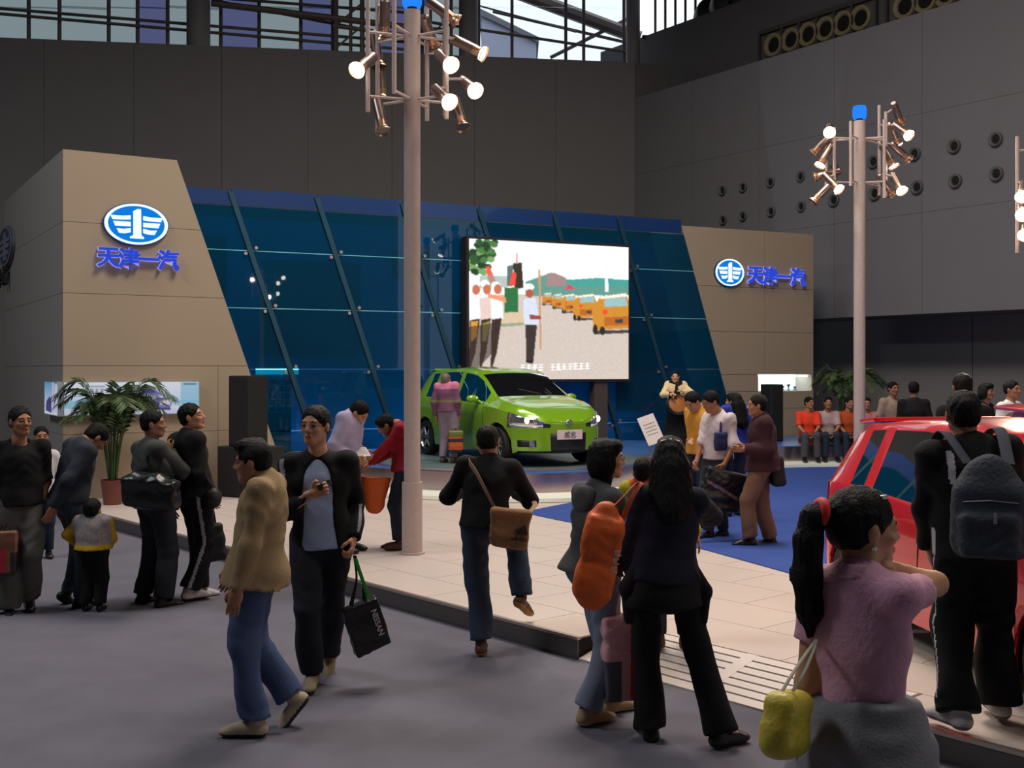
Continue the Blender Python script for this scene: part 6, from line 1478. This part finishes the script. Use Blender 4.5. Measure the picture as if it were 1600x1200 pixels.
# black shopping bag with green strap
d = p7.foot.y - .02; c = at(572, 978, d); Rm = R3(.35, -.32)
o, org = bag('shopping_bag', 'glossy black shopping bag with white lettering and green strap', 'bag', [BX(c, (.115, .055, .155), Rm, .012, .01)], K_bagblk, fold=.004)
for yy in (-.03, .03): strap(o, org, [c + Vector(Rm @ npv((-.05, yy, .15))), at(557, 905, d + yy), at(553, 868, d - .02)], .007, .003, K_strapb, 'handle'); strap(o, org, [c + Vector(Rm @ npv((.04, yy, .15))), at(566, 905, d + yy), at(555, 868, d - .02)], .007, .003, K_strapb, 'handle')
strap(o, org, [at(576, 935, d - .05), at(566, 905, d - .05), at(555, 872, d - .04)], .012, .002, pm('green ribbon', (40, 170, 40), .5), 'ribbon')
Rb = Matrix(Rm.tolist()); me = text_mesh('NISSAN', .050, .002, .001); me.materials.append(pm('white print', (190, 180, 186), .5)); share('lettering', me, o, mtx=Matrix.Translation(c - org + Rb @ Vector((.065, -.060, .01))) @ (Rb @ Matrix.Rotation(math.pi / 2, 3, 'Y')).to_4x4())
# phone
ph = thing('mobile_phone', 'small dark mobile phone in the raised hand of the walking figure', 'phone', W(p7, p7.wrR) + Vector((.085, -.03, .055)), 0)
m = MB(); m.box((0, 0, 0), (.085, .018, .04), Matrix.Rotation(-.5, 3, 'Y'), .006); m.build('case', pm('phone case', (40, 40, 44), .3), ph); m = MB(); m.box((.01, -.010, .004), (.04, .002, .028), Matrix.Rotation(-.5, 3, 'Y')); m.build('display', pm('phone display', (110, 120, 130), .15), ph)
# big shoulder bag on the grey jacket
d = p4.foot.y - .28; c = at(236, 772, d); Rm = R3(-.1, .10)
o, org = bag('shoulder_bag', 'big black glossy shoulder bag on the dark grey jacket', 'bag', [BX(c, (.23, .085, .125), Rm, .05, .02), BX(c + Vector((-.03, 0, .10)), (.13, .07, .09), Rm, .05, .05)], K_bagblk, fold=.009)
strap(o, org, [at(205, 752, d), at(222, 722, d + .05), at(238, 703, d + .20), at(240, 706, d + .30)], .018, .004, K_strapb); strap(o, org, [at(272, 762, d), at(262, 728, d + .03), at(244, 704, d + .20), at(240, 706, d + .30)], .018, .004, K_strapb)
# bags of the black sweatshirt
d = p5.foot.y - .12; c = at(332, 778, d)
o, org = bag('pouch_bag', 'round black pouch held at the hip of the black sweatshirt', 'bag', [EL(c, (.075, .07, .085), None, .02)], pm('black nylon', (18, 18, 19), .6), fold=.004); strap(o, org, [c + Vector((0, 0, .07)), at(318, 740, d - .05), at(303, 700, d - .04)], .012, .003, K_strapb)
c = at(332, 848, d + .15); o, org = bag('carry_bag', 'flat black carry bag hanging by the side-striped track pants', 'bag', [BX(c, (.10, .05, .16), R3(.4, -.12), .03, .01)], pm('black nylon', (18, 18, 19), .6), fold=.005)
for dx in (-.03, .03): strap(o, org, [c + Vector((dx, 0, .14)), c + Vector((dx * .5, 0, .24)), at(331, 786, d + .14)], .007, .003, K_strapb, 'handle')
# red gift bag at the left edge
d = p1.foot.y - .2; c = at(8, 862, d)
o, org = bag('gift_bag', 'brown and red paper gift bag at the left edge of the picture', 'bag', [BX(c, (.09, .05, .165), R3(.2), .008, .004)], [pm('kraft brown paper', (126, 84, 62), .7), pm('red print', (178, 40, 56), .6), pm('dark print', (50, 40, 40), .6)], fold=.002, zones=[(1, lambda Cn, c=c: (Cn[:, 2] < c.z + .03) & (Cn[:, 0] < c.x + .03)), (2, lambda Cn, c=c: (Cn[:, 0] > c.x + .055) & (Cn[:, 2] < c.z))])
for dx in (-.04, .04): strap(o, org, [c + Vector((dx, 0, .16)), c + Vector((dx * .6, 0, .22)), at(2, 832, d + .05)], .004, .004, K_strapb, 'handle')
# orange bag between lavender shirt and red sweater
d = p9.foot.y - .05; a, b = at(588, 745, d), at(586, 788, d)
o, org = bag('carrier_bag', 'orange carrier bag held between the lavender shirt and the red sweater', 'bag', [CN(a, b, .155, .095, .03, (0, 1, 0), .5, True, False)], K_orange, fold=.006)
strap(o, org, [at(572, 735, d), at(576, 728, d), at(582, 726, d - .05)], .008, .003, K_orange, 'handle'); strap(o, org, [at(606, 735, d), at(592, 726, d), at(584, 725, d - .05)], .008, .003, K_orange, 'handle')
pp = thing('leaflet', 'white leaflet in the hands of the lavender shirt', 'leaflet', at(566, 706, p8.foot.y - .06), .5); m = MB(); m.box((0, 0, 0), (.13, .16, .004), Matrix.Rotation(.5, 3, 'X')); m.build('sheet', pm('paper', (220, 214, 210), .7), pp); m = MB()
for k in range(4): m.box(Matrix.Rotation(.5, 3, 'X') @ Vector((0, .05 - .03 * k, .003)), (.09, .006, .001), Matrix.Rotation(.5, 3, 'X'))
m.build('print', pm('grey print', (120, 110, 110), .6), pp)
# bags on the blue carpet
d = p13.foot.y - .35; c = at(1128, 765, d); o, org = bag('carrier_bag', 'large glossy black carrier bag held by the white shirt', 'bag', [BX(c, (.24, .07, .21), R3(.2, .30), .04, .02)], [K_bagblk, pm('pinkish bag print', (120, 96, 108), .5)], vox=.014, fold=.012, zones=[(1, lambda Cn, c=c: (np.abs((Cn[:, 0] - c.x) * .6 + (Cn[:, 2] - c.z)) < .018) & (np.abs(Cn[:, 0] - c.x) < .16))]); strap(o, org, [c + Vector((-.05, 0, .19)), at(1130, 735, d + .1)], .01, .004, K_strapb, 'handle', sm=2)
d = p13.foot.y - .16; c = at(1126, 690, d); o, org = bag('satchel', 'navy satchel worn on the shoulder of the white shirt', 'bag', [BX(c, (.075, .03, .10), R3(.3), .02, .01)], pm('navy nylon', (40, 46, 96), .7), vox=.014, fold=.003); strap(o, org, [c + Vector((0, 0, .09)), at(1127, 660, d + .02), at(1132, 646, d + .14)], .014, .004, pm('navy nylon', (40, 46, 96), .7))
d = p16.foot.y + .0; c = at(1214, 735, d); o, org = bag('shoulder_bag', 'black bag slung behind the maroon shirt', 'bag', [BX(c, (.07, .10, .16), R3(0, -.12), .04, .02)], pm('black nylon', (18, 18, 19), .6), vox=.014, fold=.004); strap(o, org, [c + Vector((0, 0, .14)), at(1204, 690, d - .1), at(1192, 662, d - .10)], .014, .004, K_strapb)
# printed bag beside the green car
d = p29.foot.y - .12; c = at(712, 690, d); o, org = bag('printed_bag', 'colourful printed carrier bag beside the green car', 'bag', [BX(c, (.11, .05, .17), R3(.2), .02, .01)], [pm('orange print', (206, 92, 40), .5, var=.5, scale=16), pm('dark print', (50, 40, 40), .6), pm('olive print', (110, 110, 50), .5)], vox=.014, fold=.004, zones=[(1, lambda Cn, c=c: np.abs(Cn[:, 2] - c.z - .02) < .025), (2, lambda Cn, c=c: Cn[:, 2] > c.z + .07), (1, lambda Cn, c=c: (Cn[:, 2] < c.z - .12))]); strap(o, org, [c + Vector((0, 0, .16)), at(712, 668, d + .08)], .008, .004, K_strapb, 'handle', sm=2)
# instrument on the stage
ip = at(1058, 632, p17.foot.y - .26); ins = thing('round_instrument', 'brown round-bodied instrument held by the performer in black', 'musical instrument', ip, .1)
m = MB(); m.lathe([(.0, -.05), (.16, -.05), (.185, -.02), (.185, .02), (.16, .05), (.0, .05)], 28, Matrix.Rotation(math.radians(70), 3, 'X')); autosmooth(m.build('soundbox', pm('dark lacquer', (40, 30, 26), .4), ins)); m = MB(); m.lathe([(.0, .056), (.14, .054), (.15, .05)], 28, Matrix.Rotation(math.radians(70), 3, 'X')); m.build('soundboard', pm('amber wood', (170, 100, 40), .4), ins, smooth=True)
m = MB(); m.box((-.02, -.02, .24), (.05, .03, .3), Matrix.Rotation(.1, 3, 'Y'), .008); m.build('neck', pm('dark lacquer', (40, 30, 26), .4), ins)
